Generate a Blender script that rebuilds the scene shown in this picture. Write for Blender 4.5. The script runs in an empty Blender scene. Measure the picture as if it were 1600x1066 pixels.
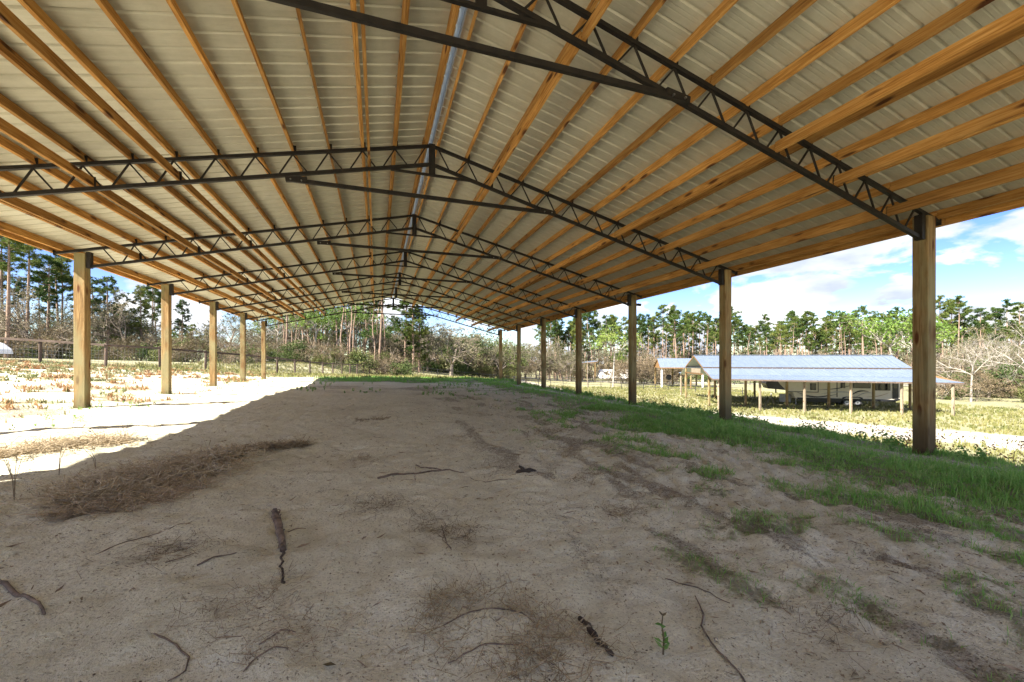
import bpy, math, random
import numpy as np
from mathutils import Vector, Matrix
random.seed(7)
rng = np.random.default_rng(11)
SC = bpy.context.scene
COL = SC.collection
R = math.radians

# ------------------------------------------------------------------ camera, sky, sun, exposure
EYE = 1.36
YAW = 0.3215
FX, CXP, CYP = 633.5, 800.0, 567.5          # focal length and principal point, in photograph pixels
FWD = np.array([math.sin(YAW), math.cos(YAW)])
RGT = np.array([math.cos(YAW), -math.sin(YAW)])
cam_d = bpy.data.cameras.new("camera")
cam = bpy.data.objects.new("camera", cam_d)
COL.objects.link(cam)
cam.location = (0, 0, EYE)
cam.rotation_euler = (R(90), 0, -YAW)
cam_d.sensor_width = 36
cam_d.lens = 36 * FX / 1600
cam_d.shift_y = (CYP - 533) / 1600
cam_d.clip_start = 0.05
cam_d.clip_end = 3000
SC.camera = cam

SUN_DIR = Vector((1.0, 0.40, -0.98)).normalized()      # the way the light travels
sun_el = math.asin(-SUN_DIR.z)
to_sun = -SUN_DIR
world = bpy.data.worlds.new("World")
SC.world = world
world.use_nodes = True
wn, wl = world.node_tree.nodes, world.node_tree.links
wn.clear()
wout = wn.new('ShaderNodeOutputWorld')
wbg = wn.new('ShaderNodeBackground')
wbg.inputs['Strength'].default_value = 0.062
sky = wn.new('ShaderNodeTexSky')
sky.sky_type = 'NISHITA'
sky.sun_disc = False
sky.sun_elevation = sun_el
sky.sun_rotation = math.atan2(to_sun.x, to_sun.y)
sky.air_density = 1.0
sky.dust_density = 0.3
sky.ozone_density = 2.5
tc = wn.new('ShaderNodeTexCoord')
sat = wn.new('ShaderNodeHueSaturation')
sat.inputs['Saturation'].default_value = 1.36
sat.inputs['Hue'].default_value = 0.532
sat.inputs['Value'].default_value = 0.80
wl.new(sky.outputs[0], sat.inputs['Color'])
mp = wn.new('ShaderNodeMapping')
mp.inputs['Scale'].default_value = (1.0, 1.0, 2.3)
mp.inputs['Location'].default_value = (5.3, 2.9, 0.8)
wl.new(tc.outputs['Generated'], mp.inputs['Vector'])
n1 = wn.new('ShaderNodeTexNoise')
n1.inputs['Scale'].default_value = 6.5
n1.inputs['Detail'].default_value = 9
n1.inputs['Roughness'].default_value = 0.52
n1.inputs['Distortion'].default_value = 0.25
wl.new(mp.outputs[0], n1.inputs['Vector'])
r1 = wn.new('ShaderNodeValToRGB')
r1.color_ramp.elements[0].position = 0.468
r1.color_ramp.elements[0].color = (0, 0, 0, 1)
r1.color_ramp.elements[1].position = 0.532
r1.color_ramp.elements[1].color = (1, 1, 1, 1)
wl.new(n1.outputs['Fac'], r1.inputs[0])
mp2 = wn.new('ShaderNodeMapping')
mp2.inputs['Location'].default_value = (8.1, 4.7, 2.2)
mp2.inputs['Scale'].default_value = (1.0, 1.0, 2.6)
wl.new(tc.outputs['Generated'], mp2.inputs['Vector'])
n2 = wn.new('ShaderNodeTexNoise')
n2.inputs['Scale'].default_value = 5.0
n2.inputs['Detail'].default_value = 6
wl.new(mp2.outputs[0], n2.inputs['Vector'])
r2 = wn.new('ShaderNodeValToRGB')
r2.color_ramp.elements[0].position = 0.35
r2.color_ramp.elements[0].color = (2.1, 2.35, 2.8, 1)
r2.color_ramp.elements[1].position = 0.62
r2.color_ramp.elements[1].color = (4.3, 4.4, 4.5, 1)
wl.new(n2.outputs['Fac'], r2.inputs[0])
wm = wn.new('ShaderNodeMixRGB')
wl.new(r1.outputs[0], wm.inputs[0])
wl.new(sat.outputs[0], wm.inputs[1])
wl.new(r2.outputs[0], wm.inputs[2])
wl.new(wm.outputs[0], wbg.inputs['Color'])
wl.new(wbg.outputs[0], wout.inputs['Surface'])

sun_d = bpy.data.lights.new("sun", 'SUN')
sun_d.energy = 3.5
sun_d.angle = R(0.55)
sun_d.color = (1.0, 0.94, 0.84)
sun = bpy.data.objects.new("sun", sun_d)
COL.objects.link(sun)
sun.rotation_euler = SUN_DIR.to_track_quat('-Z', 'Y').to_euler()
sun.location = (-40, -10, 40)

SC.view_settings.view_transform = 'Standard'
SC.view_settings.look = 'None'
SC.view_settings.gamma = 1
SC.view_settings.use_curve_mapping = False
SC.view_settings.exposure = 2.55
SC.render.engine = 'CYCLES'
SC.cycles.max_bounces = 9
SC.cycles.diffuse_bounces = 7
SC.cycles.glossy_bounces = 3
SC.cycles.transparent_max_bounces = 6

# ------------------------------------------------------------------ small helpers
def W(px, d):
    """world X, Y of a point seen at photograph column px and d metres in front of the eye"""
    xr = (px - CXP) / FX * d
    p = d * FWD + xr * RGT
    return float(p[0]), float(p[1])

def hash2(ix, iy, seed):
    h = (ix.astype(np.int64) * 374761393 + iy.astype(np.int64) * 668265263 + seed * 1442695041) & 0xffffffff
    h = ((h ^ (h >> 13)) * 1274126177) & 0xffffffff
    return ((h ^ (h >> 16)) & 0xffff) / 65535.0

def vnoise(x, y, seed=0):
    x = np.asarray(x, float); y = np.asarray(y, float)
    ix = np.floor(x); iy = np.floor(y)
    fx = x - ix; fy = y - iy
    fx = fx * fx * (3 - 2 * fx); fy = fy * fy * (3 - 2 * fy)
    a = hash2(ix, iy, seed); b = hash2(ix + 1, iy, seed)
    c = hash2(ix, iy + 1, seed); d = hash2(ix + 1, iy + 1, seed)
    return (a * (1 - fx) + b * fx) * (1 - fy) + (c * (1 - fx) + d * fx) * fy

def fbm(x, y, seed=0, octv=4):
    s = 0; a = .5; t = 0
    for i in range(octv):
        s = s + a * vnoise(x * 2 ** i + 17.3 * i, y * 2 ** i - 9.1 * i, seed + i); t += a; a *= .5
    return s / t

def sst(a, b, x):
    t = np.clip((np.asarray(x, float) - a) / (b - a), 0, 1)
    return t * t * (3 - 2 * t)

# ------------------------------------------------------------------ terrain
def ground_z(X, Y, fine=True):
    X = np.asarray(X, float); Y = np.asarray(Y, float)
    pad = (7.8 - np.clip(X, -8, 12)) * .027 + .006 * np.clip(Y - 6, 0, 30)
    pad = pad + .07 * np.clip(-6.3 - X, 0, 16) - .0
    lat = X - .33 * Y
    zt = np.interp(lat, [-60, -30, -20, -3, 13, 60], [1.7, 1.35, -.2, -2.0, -3.3, -3.4])
    wr = 1 - (1 - np.clip((X - 8.15) / 16, 0, 1)) ** 1.55
    wf = sst(28, 60, Y)
    w = 1 - (1 - wr) * (1 - wf)
    z = pad * (1 - w) + zt * w
    near = 1 - sst(30, 70, np.hypot(X, Y))
    z = z + near * ((fbm(X * .45, Y * .45, 3, 3) - .5) * .14)
    z = z + (1 - near) * (fbm(X * .05, Y * .05, 5, 3) - .5) * .5
    # low hump of sand under the left eave, flattened where the building pad was graded
    z = z + .05 * np.exp(-((X + 3.2) / .8) ** 2) * np.sin(Y * .55)
    # raised verge of grass along the right posts
    z = z + .07 * np.exp(-((X - 6.1) / .7) ** 2) * (Y < 30)
    z = z + .10 * np.exp(-((Y - 25.5) / 1.2) ** 2) * sst(-1, 2, X) * (1 - sst(9, 11, X))
    if fine:
        k = 1 - sst(12, 26, np.hypot(X, Y))
        z = z + k * ((fbm(X * 2.2, Y * 2.2, 21, 4) - .5) * .085 + (fbm(X * 8, Y * 8, 31, 3) - .5) * .055)
        # wheel ripples across the middle of the sand
        tr = np.exp(-((X - 1.25) / .38) ** 2) * sst(1.6, 2.6, Y) * (1 - sst(6, 7.5, Y))
        z = z + k * tr * .010 * np.sin(Y * 42 + 3 * vnoise(X * 5, Y * 2, 8)) * vnoise(X * 3, Y * 3, 9)
        # scuffed, trampled sand to the right
        sc = sst(1.5, 2.6, X) * (1 - sst(5.5, 6.5, X))
        z = z + k * sc * (fbm(X * 14, Y * 9, 41, 2) - .5) * .075
        # heel prints and ant-lion pits
        for (hx, hy, hr, hd) in PITS:
            if hr < .2:
                z = z - hd * np.exp(-(((X - hx) ** 2 + (Y - hy) ** 2) / (hr * hr)))
    return z

PITS = []
_r = random.Random(5)
for _ in range(70):
    PITS.append((_r.uniform(-2.2, 2.4), _r.uniform(.9, 4.2), _r.uniform(.02, .045), _r.uniform(.012, .024)))

def gz(x, y, fine=False):
    return float(ground_z(np.array([x]), np.array([y]), fine)[0])

def on_ground(px, py):
    """point where the line of sight through a photograph pixel meets the ground"""
    ds = np.concatenate([np.arange(1, 12, .02), np.arange(12, 160, .2)])
    xr = (px - CXP) / FX * ds
    P = ds[:, None] * FWD + xr[:, None] * RGT
    z = EYE - (py - CYP) / FX * ds
    g = ground_z(P[:, 0], P[:, 1], False)
    i = int(np.argmax(z < g))
    return float(P[i, 0]), float(P[i, 1]), float(ground_z(P[i:i + 1, 0], P[i:i + 1, 1])[0])

# cover of the ground: green grass, dry straw, bare white sand of the drive
DRIVE = [W(1700, 21), W(1550, 25), W(1200, 32.5), W(1000, 41), W(870, 62), W(800, 90), W(770, 130)]
ROAD2 = [W(770, 118), W(880, 108), W(960, 102), W(1200, 92), W(1500, 88)]
def seg_dist(X, Y, pts):
    best = np.full(np.shape(X), 1e9)
    for (ax, ay), (bx, by) in zip(pts[:-1], pts[1:]):
        dx, dy = bx - ax, by - ay
        t = np.clip(((X - ax) * dx + (Y - ay) * dy) / (dx * dx + dy * dy), 0, 1)
        best = np.minimum(best, np.hypot(X - ax - t * dx, Y - ay - t * dy))
    return best

def cover(X, Y):
    X = np.asarray(X, float); Y = np.asarray(Y, float)
    n = fbm(X * .8, Y * .8, 51, 4)
    n2 = fbm(X * 2.5, Y * 2.5, 61, 4)
    ns = fbm(X * 2.6, Y * .9, 71, 4)
    # green verge inside the right posts
    left_edge = 5.0 + .03 * np.clip(Y - 6, 0, 30) + (n - .5) * 1.6
    g = sst(-.55, .75, X - left_edge + (n2 - .5) * 1.5)
    bare = np.exp(-((X - 7.15 - (n - .5) * .5) / .33) ** 2) * .95
    g = g * (1 - bare)
    endb = sst(22.8, 24.3, Y + (n - .5) * 2.5) * sst(-4.5, -2, X)
    g = np.maximum(g, endb)
    # thin green along the wheel track
    t1 = np.exp(-((X - 1.95 - .10 * np.sin(Y * 2)) / .14) ** 2) * (1 - sst(2.7, 3.0, Y)) * sst(.47, .62, n2)
    t2 = sst(1.7, 2.8, X) * (1 - sst(2.2, 3.6, Y)) * sst(.47, .62, n2) * .8
    sparse = sst(1.4, 3.4, X) * sst(.54, .68, n2) * .6
    g = np.maximum(g, np.maximum(np.maximum(t1 * .9, t2), sparse * (X < 6)))
    # left yard: patchy
    yard = sst(-6.0, -8.5, X + (n - .5) * 3)
    yard = (1 - sst(-6.6, -5.0, X + (n - .5) * 3))
    gy = yard * sst(.50, .60, .5 * n2 + .5 * n) * .75
    gl = (1 - sst(-12, -9, X)) * .7
    g = np.maximum(g, np.maximum(gy, gl * sst(.3, .5, n2)))
    far = sst(26, 30, Y)
    g = np.maximum(g, far * (.72 + .25 * sst(.4, .6, n)))
    rt = sst(10.5, 14, X)
    g = np.maximum(g, rt * (.7 + .3 * sst(.35, .6, n)))
    # dry straw and litter
    s = sst(.58, .72, ns) * sst(.7, 1.8, X) * (1 - sst(5, 6.5, X)) * .75
    s = np.maximum(s, sst(.66, .8, n2) * .35 * (Y < 26))
    s = np.maximum(s, bare * .8 * (X > 6))
    s = np.maximum(s, yard * sst(.55, .42, n) * 0)
    s = np.maximum(s, yard * sst(.52, .61, fbm(X * 1.1 + 31, Y * 1.1, 81, 4)) * .9)
    cross = np.exp(-((Y - 18.5) / 2.8) ** 2) * sst(.5, .62, fbm(X * .6, Y * 1.6, 91, 3)) * (np.abs(X - 1) < 5.5)
    s = np.maximum(s, cross * .7)
    # white drive
    dd = seg_dist(X, Y, DRIVE) + (n - .5) * 2.2
    d2 = seg_dist(X, Y, ROAD2) + (n - .5) * 1.5
    d = np.maximum(1 - sst(2.2, 3.4, dd), (1 - sst(2.0, 2.8, d2)))
    centre = np.exp(-(seg_dist(X, Y, DRIVE) / .45) ** 2) * .5
    d = d * (1 - centre)
    g = g * (1 - d)
    return g, s * (1 - d), d, yard

# ------------------------------------------------------------------ materials
def mat(name):
    m = bpy.data.materials.new(name)
    m.use_nodes = True
    nt = m.node_tree
    return m, nt.nodes, nt.links, nt.nodes['Principled BSDF']

def ramp(nodes, links, src, stops):
    r = nodes.new('ShaderNodeValToRGB')
    e = r.color_ramp.elements
    while len(e) < len(stops):
        e.new(.5)
    for el, (p, c) in zip(e, stops):
        el.position = p
        el.color = (c[0], c[1], c[2], 1)
    links.new(src, r.inputs[0])
    return r.outputs[0]

def noise(nodes, links, vec, scale, detail=4, rough=.55, dist=0):
    n = nodes.new('ShaderNodeTexNoise')
    n.inputs['Scale'].default_value = scale
    n.inputs['Detail'].default_value = detail
    n.inputs['Roughness'].default_value = rough
    n.inputs['Distortion'].default_value = dist
    if vec is not None:
        links.new(vec, n.inputs['Vector'])
    return n.outputs['Fac']

def mixc(nodes, links, fac, a, b, mode='MIX'):
    m = nodes.new('ShaderNodeMixRGB')
    m.blend_type = mode
    for i, v in ((0, fac), (1, a), (2, b)):
        if isinstance(v, (int, float)):
            m.inputs[i].default_value = v
        elif isinstance(v, tuple):
            m.inputs[i].default_value = (v[0], v[1], v[2], 1)
        else:
            links.new(v, m.inputs[i])
    return m.outputs[0]

def math_n(nodes, links, op, a, b=None, c=None):
    m = nodes.new('ShaderNodeMath')
    m.operation = op
    for i, v in enumerate((a, b, c)):
        if v is None:
            continue
        if isinstance(v, (int, float)):
            m.inputs[i].default_value = v
        else:
            links.new(v, m.inputs[i])
    return m.outputs[0]

def objvec(nodes, links, scale=(1, 1, 1), jitter=40.0):
    t = nodes.new('ShaderNodeTexCoord')
    oi = nodes.new('ShaderNodeObjectInfo')
    mu = math_n(nodes, links, 'MULTIPLY', oi.outputs['Random'], jitter)
    cb = nodes.new('ShaderNodeCombineXYZ')
    for k in range(3):
        links.new(mu, cb.inputs[k])
    m = nodes.new('ShaderNodeMapping')
    m.inputs['Scale'].default_value = scale
    links.new(t.outputs['Object'], m.inputs['Vector'])
    v = nodes.new('ShaderNodeVectorMath')
    v.operation = 'ADD'
    links.new(m.outputs[0], v.inputs[0])
    links.new(cb.outputs[0], v.inputs[1])
    return v.outputs[0], oi.outputs['Random'], t.outputs['Object']

def bump(nodes, links, bsdf, h, strength=.3, dist=.01):
    b = nodes.new('ShaderNodeBump')
    b.inputs['Strength'].default_value = strength
    b.inputs['Distance'].default_value = dist
    links.new(h, b.inputs['Height'])
    links.new(b.outputs[0], bsdf.inputs['Normal'])

def wood_mat(name, axis, c_dark, c_mid, c_light, knot=(.10, .035, .01), weather=None, rough=.75):
    m, n, l, b = mat(name)
    sc = [14, 14, 14]
    sc[axis] = .7
    v, rnd, obj = objvec(n, l, tuple(sc))
    g1 = noise(n, l, v, 2.2, 5, .6, 1.2)
    c = ramp(n, l, g1, [(.30, c_dark), (.48, c_mid), (.66, c_light)])
    sc2 = [1.2, 1.2, 1.2]
    sc2[axis] = .45
    v2, _, _ = objvec(n, l, tuple(sc2), 91.0)
    blotch = noise(n, l, v2, 2.5, 3)
    c = mixc(n, l, .35, c, ramp(n, l, blotch, [(.35, (.45, .40, .33)), (.62, (1.15, 1.1, 1.0))]), 'MULTIPLY')
    # knots
    sk = [7, 7, 7]
    sk[axis] = 1.9
    v3, _, _ = objvec(n, l, tuple(sk), 17.0)
    vo = n.new('ShaderNodeTexVoronoi')
    vo.inputs['Scale'].default_value = 1.0
    l.new(v3, vo.inputs['Vector'])
    kf = ramp(n, l, vo.outputs['Distance'], [(.13, (1, 1, 1)), (.24, (0, 0, 0))])
    c = mixc(n, l, kf, c, knot)
    tone = math_n(n, l, 'MULTIPLY_ADD', rnd, .62, .64)
    tb = n.new('ShaderNodeCombineXYZ')
    for k in range(3):
        l.new(tone, tb.inputs[k])
    c = mixc(n, l, 1.0, c, tb.outputs[0], 'MULTIPLY')
    if weather:
        v4, _, _ = objvec(n, l, (1, 1, .35), 33.0)
        wf = ramp(n, l, noise(n, l, v4, 3.0, 5), [(.42, (0, 0, 0)), (.62, (.8, .8, .8))])
        c = mixc(n, l, wf, c, weather)
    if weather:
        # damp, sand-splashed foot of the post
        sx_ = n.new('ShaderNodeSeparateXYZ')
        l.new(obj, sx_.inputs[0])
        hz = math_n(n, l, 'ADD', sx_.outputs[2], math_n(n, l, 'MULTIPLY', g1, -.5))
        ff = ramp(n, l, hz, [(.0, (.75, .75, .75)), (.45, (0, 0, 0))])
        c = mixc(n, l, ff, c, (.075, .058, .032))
    l.new(c, b.inputs['Base Color'])
    b.inputs['Roughness'].default_value = rough
    b.inputs['Specular IOR Level'].default_value = .25
    bump(n, l, b, g1, .35, .004)
    return m

def plain_mat(name, col, rough=.6, metal=0.0, var=.25, scale=6, bumps=0.0, spec=.4):
    m, n, l, b = mat(name)
    v, rnd, obj = objvec(n, l)
    f = noise(n, l, v, scale, 5, .6)
    lo = tuple(x * (1 - var) for x in col)
    hi = tuple(min(1, x * (1 + var)) for x in col)
    c = ramp(n, l, f, [(.3, lo), (.7, hi)])
    l.new(c, b.inputs['Base Color'])
    b.inputs['Roughness'].default_value = rough
    b.inputs['Metallic'].default_value = metal
    b.inputs['Specular IOR Level'].default_value = spec
    if bumps:
        bump(n, l, b, f, bumps, .005)
    return m

def leaf_mat(name, cols, rough=.7, trans=.25, scale=.6):
    """foliage whose colour drifts from tree to tree and clump to clump"""
    m, n, l, b = mat(name)
    v, rnd, obj = objvec(n, l)
    f = noise(n, l, v, scale, 3, .6)
    f2 = math_n(n, l, 'MULTIPLY_ADD', rnd, .36, -.18)
    f3 = math_n(n, l, 'ADD', f, f2)
    k = len(cols)
    c = ramp(n, l, f3, [(.25 + .5 * i / (k - 1), cols[i]) for i in range(k)])
    l.new(c, b.inputs['Base Color'])
    b.inputs['Roughness'].default_value = rough
    b.inputs['Specular IOR Level'].default_value = .2
    if trans:
        tr = n.new('ShaderNodeBsdfTranslucent')
        l.new(c, tr.inputs['Color'])
        mx = n.new('ShaderNodeMixShader')
        mx.inputs[0].default_value = trans
        out = [x for x in n if x.type == 'OUTPUT_MATERIAL'][0]
        l.new(b.outputs[0], mx.inputs[1])
        l.new(tr.outputs[0], mx.inputs[2])
        l.new(mx.outputs[0], out.inputs['Surface'])
    return m

M = {}
O1, O2, O3 = (.25, .105, .024), (.47, .235, .060), (.62, .36, .125)
M['purlin'] = wood_mat('treated_pine_lengthwise', 1, O1, O2, O3)
M['post'] = wood_mat('treated_post', 2, (.13, .075, .028), (.24, .15, .062), (.35, .24, .115),
                     weather=(.25, .23, .12), rough=.85)
M['grey_wood'] = wood_mat('weathered_post', 2, (.20, .15, .10), (.33, .27, .19), (.45, .38, .29), rough=.9)
M['rail'] = wood_mat('weathered_rail', 0, (.05, .037, .03), (.10, .075, .06), (.17, .13, .11), rough=.9)
M['dark_wood'] = wood_mat('brown_board', 0, (.10, .055, .02), (.19, .11, .045), (.28, .17, .08))
M['steel'] = plain_mat('painted_steel', (.012, .009, .007), .6, .1, .5, 9, .2)
M['bolt'] = plain_mat('bolt_steel', (.25, .25, .24), .4, .9, .2)
M['fence_black'] = plain_mat('black_pipe', (.03, .03, .032), .6, .1)
M['wire'] = plain_mat('fence_wire', (.12, .12, .12), .6, .5)
M['white'] = plain_mat('white_paint', (.78, .78, .76), .45, 0, .06)
M['rv_body'] = plain_mat('cream_fibreglass', (.66, .60, .47), .28, 0, .05, 2)
M['rv_black'] = plain_mat('gloss_black', (.018, .018, .02), .25)
M['rv_grey'] = plain_mat('silver_stripe', (.34, .33, .31), .35)
M['rv_tan'] = plain_mat('tan_stripe', (.45, .34, .2), .35)
M['glass'] = plain_mat('dark_window', (.012, .014, .016), .08, 0, .1, 2, 0, .6)
M['tyre'] = plain_mat('tyre_rubber', (.02, .02, .02), .85)
M['rim'] = plain_mat('alloy_rim', (.5, .5, .5), .3, .8)
M['plastic_black'] = plain_mat('black_plastic', (.02, .02, .02), .5)
M['wireline'] = plain_mat('power_cable', (.03, .03, .03), .7)
M['bark_pine'] = plain_mat('pine_bark', (.24, .165, .12), .95, 0, .45, 5, .6)
M['bark_grey'] = plain_mat('grey_bark', (.20, .165, .13), .95, 0, .35, 3, .6)
M['bark_pale'] = plain_mat('bleached_bark', (.30, .27, .23), .9, 0, .25, 3, .5)
M['needles'] = leaf_mat('pine_needles', [(.030, .065, .014), (.075, .120, .024), (.17, .19, .045)])
M['oakleaf'] = leaf_mat('oak_leaves', [(.040, .070, .018), (.085, .115, .032), (.17, .17, .06)])
M['brightleaf'] = leaf_mat('young_leaves', [(.06, .12, .02), (.12, .19, .035), (.21, .25, .06)])
M['moss'] = leaf_mat('moss_and_twigs', [(.070, .080, .032), (.135, .125, .070), (.25, .21, .14)], trans=.1)
M['russet'] = leaf_mat('dead_leaves', [(.075, .060, .030), (.15, .115, .065), (.27, .21, .14)], trans=.15)
M['straw'] = leaf_mat('dry_straw', [(.26, .20, .12), (.52, .43, .30), (.78, .71, .57)], trans=.25, scale=30)
M['straw_dark'] = leaf_mat('dark_needles', [(.13, .095, .06), (.26, .195, .125), (.46, .37, .26)], trans=.05, scale=30)
M['grass'] = leaf_mat('green_grass', [(.13, .27, .045), (.20, .40, .080), (.42, .52, .19)], trans=.5, scale=9)
M['weed'] = leaf_mat('weed_leaves', [(.09, .20, .040), (.15, .29, .065), (.24, .36, .12)], trans=.3, scale=2)
M['drygrass'] = leaf_mat('yellow_grass', [(.12, .14, .04), (.22, .21, .075), (.38, .31, .15)], trans=.25, scale=.5)
M['yardgrass'] = leaf_mat('faded_yard_grass', [(.10, .15, .05), (.19, .21, .085), (.34, .29, .16)], trans=.2, scale=.7)
M['rustweed'] = leaf_mat('rust_weeds', [(.20, .09, .035), (.34, .17, .07), (.46, .30, .16)], trans=.2, scale=.9)
M['stick'] = plain_mat('old_branch', (.15, .11, .08), .95, 0, .6, 18, .9)
M['char'] = plain_mat('charred_wood', (.05, .038, .028), .95, 0, .6, 18, .9)

# roof sheet: pale galvalume underside with faint vertical grime
m, n, l, b = mat('roof_sheet')
v, rnd, obj = objvec(n, l, (.6, 5, 1), 60)
f = noise(n, l, v, 1.6, 6, .62)
c = ramp(n, l, f, [(.25, (.45, .43, .34)), (.55, (.52, .50, .405)), (.8, (.58, .56, .46))])
v2, _, _ = objvec(n, l, (1, 1, 1), 20)
f2 = noise(n, l, v2, 9, 5, .7)
c = mixc(n, l, .28, c, ramp(n, l, f2, [(.35, (.72, .74, .68)), (.6, (1, 1, 1))]), 'MULTIPLY')
l.new(c, b.inputs['Base Color'])
b.inputs['Roughness'].default_value = .42
b.inputs['Metallic'].default_value = .18
b.inputs['Specular IOR Level'].default_value = .5
M['roof'] = m
m, n, l, b = mat('shed_roof_sheet')
v, rnd, obj = objvec(n, l, (1, 1, 1), 20)
f = noise(n, l, v, 1.2, 5, .6)
c = ramp(n, l, f, [(.3, (.22, .275, .35)), (.7, (.28, .335, .41))])
l.new(c, b.inputs['Base Color'])
b.inputs['Roughness'].default_value = .33
b.inputs['Metallic'].default_value = .55
M['shed_roof'] = m
M['ridge_metal'] = plain_mat('sky_tinted_metal', (.30, .38, .50), .3, .3, .05)  # pale blue puts the sky light along the ridge into the metal colour

# sand ground
m, n, l, b = mat('sand_ground')
t = n.new('ShaderNodeTexCoord')
P = t.outputs['Object']
at = n.new('ShaderNodeAttribute')
at.attribute_name = 'cover'
sp = n.new('ShaderNodeSeparateColor')
l.new(at.outputs['Color'], sp.inputs[0])
grass_f, straw_f, drive_f = sp.outputs[0], sp.outputs[1], sp.outputs[2]
big = noise(n, l, P, .8, 4, .6)
mid = noise(n, l, P, 7, 5, .65)
fin = noise(n, l, P, 60, 4, .7)
grn = noise(n, l, P, 350, 2, .6)
sand = ramp(n, l, big, [(.3, (.58, .54, .40)), (.5, (.70, .66, .50)), (.72, (.76, .73, .58))])
sand = mixc(n, l, .45, sand, ramp(n, l, mid, [(.34, (.82, .78, .72)), (.50, (1, 1, 1)), (.8, (1.12, 1.1, 1.08))]), 'MULTIPLY')
sand = mixc(n, l, .45, sand, ramp(n, l, fin, [(.34, (.50, .44, .38)), (.46, (1, 1, 1)), (.8, (1.1, 1.1, 1.1))]), 'MULTIPLY')
sand = mixc(n, l, .28, sand, ramp(n, l, grn, [(.3, (.55, .5, .45)), (.6, (1.1, 1.1, 1.1))]), 'MULTIPLY')
# flecks of bark and charcoal lying in the sand
vo = n.new('ShaderNodeTexVoronoi')
vo.inputs['Scale'].default_value = 20
l.new(P, vo.inputs['Vector'])
fl = ramp(n, l, vo.outputs['Distance'], [(.07, (1, 1, 1)), (.12, (0, 0, 0))])
gate = ramp(n, l, noise(n, l, P, 2.1, 3), [(.42, (0, 0, 0)), (.54, (1, 1, 1))])
sand = mixc(n, l, mixc(n, l, 1.0, fl, gate, 'MULTIPLY'), sand, (.10, .07, .05))
# dark crumbs: sparse on the clean sand, thick where the ground is trampled
cr = noise(n, l, P, 75, 3, .6)
thr = math_n(n, l, 'MULTIPLY_ADD', straw_f, .10, .385)
crm = math_n(n, l, 'ADD', thr, math_n(n, l, 'MULTIPLY', math_n(n, l, 'SUBTRACT', big, .5), .12))
cd_ = math_n(n, l, 'MULTIPLY', math_n(n, l, 'SUBTRACT', crm, cr), 22)
cdc = math_n(n, l, 'MINIMUM', math_n(n, l, 'MAXIMUM', cd_, 0), .8)
sand = mixc(n, l, cdc, sand, (.15, .115, .075))
cr2 = noise(n, l, P, 28, 4, .7, .5)
cd2 = math_n(n, l, 'MINIMUM', math_n(n, l, 'MAXIMUM', math_n(n, l, 'MULTIPLY', math_n(n, l, 'SUBTRACT', math_n(n, l, 'SUBTRACT', crm, .015), cr2), 14), 0), .6)
sand = mixc(n, l, cd2, sand, (.24, .185, .125))
# litter
pn = noise(n, l, P, 34, 5, .75, .8)
lit = ramp(n, l, pn, [(.36, (.10, .07, .045)), (.50, (.25, .19, .135)), (.66, (.50, .42, .33))])
brk = math_n(n, l, 'SUBTRACT', noise(n, l, P, 16, 6, .78), .5)
sf = math_n(n, l, 'ADD', straw_f, math_n(n, l, 'MULTIPLY', brk, 2.6))
sfac = ramp(n, l, sf, [(.35, (0, 0, 0)), (.85, (.55, .55, .55))])
c = mixc(n, l, sfac, sand, lit)
# soil and grass
gsoil = ramp(n, l, noise(n, l, P, 3.0, 5, .7), [(.3, (.10, .10, .035)), (.5, (.18, .175, .065)), (.7, (.33, .29, .17))])
gf = math_n(n, l, 'ADD', grass_f, math_n(n, l, 'MULTIPLY', brk, 2.4))
gfac = ramp(n, l, gf, [(.32, (0, 0, 0)), (.85, (.85, .85, .85))])
# damp green soil close by, dry yellow sward in the open fields
soil = mixc(n, l, at.outputs['Alpha'], (.22, .20, .12), gsoil)
c = mixc(n, l, gfac, c, soil)
white = mixc(n, l, .4, (.40, .365, .30), ramp(n, l, noise(n, l, P, 5, 5), [(.35, (.75, .72, .66)), (.6, (1, 1, 1))]), 'MULTIPLY')
c = mixc(n, l, drive_f, c, white)
l.new(c, b.inputs['Base Color'])
b.inputs['Roughness'].default_value = .95
b.inputs['Specular IOR Level'].default_value = .12
h1 = math_n(n, l, 'MULTIPLY', mid, 1.6)
h2 = math_n(n, l, 'ADD', h1, math_n(n, l, 'MULTIPLY', fin, .55))
h3 = math_n(n, l, 'ADD', h2, math_n(n, l, 'MULTIPLY', grn, .12))
h4 = math_n(n, l, 'ADD', h3, math_n(n, l, 'MULTIPLY', math_n(n, l, 'MULTIPLY', sfac, pn), 1.0))
bump(n, l, b, h4, 1.0, .035)
M['ground'] = m

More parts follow.
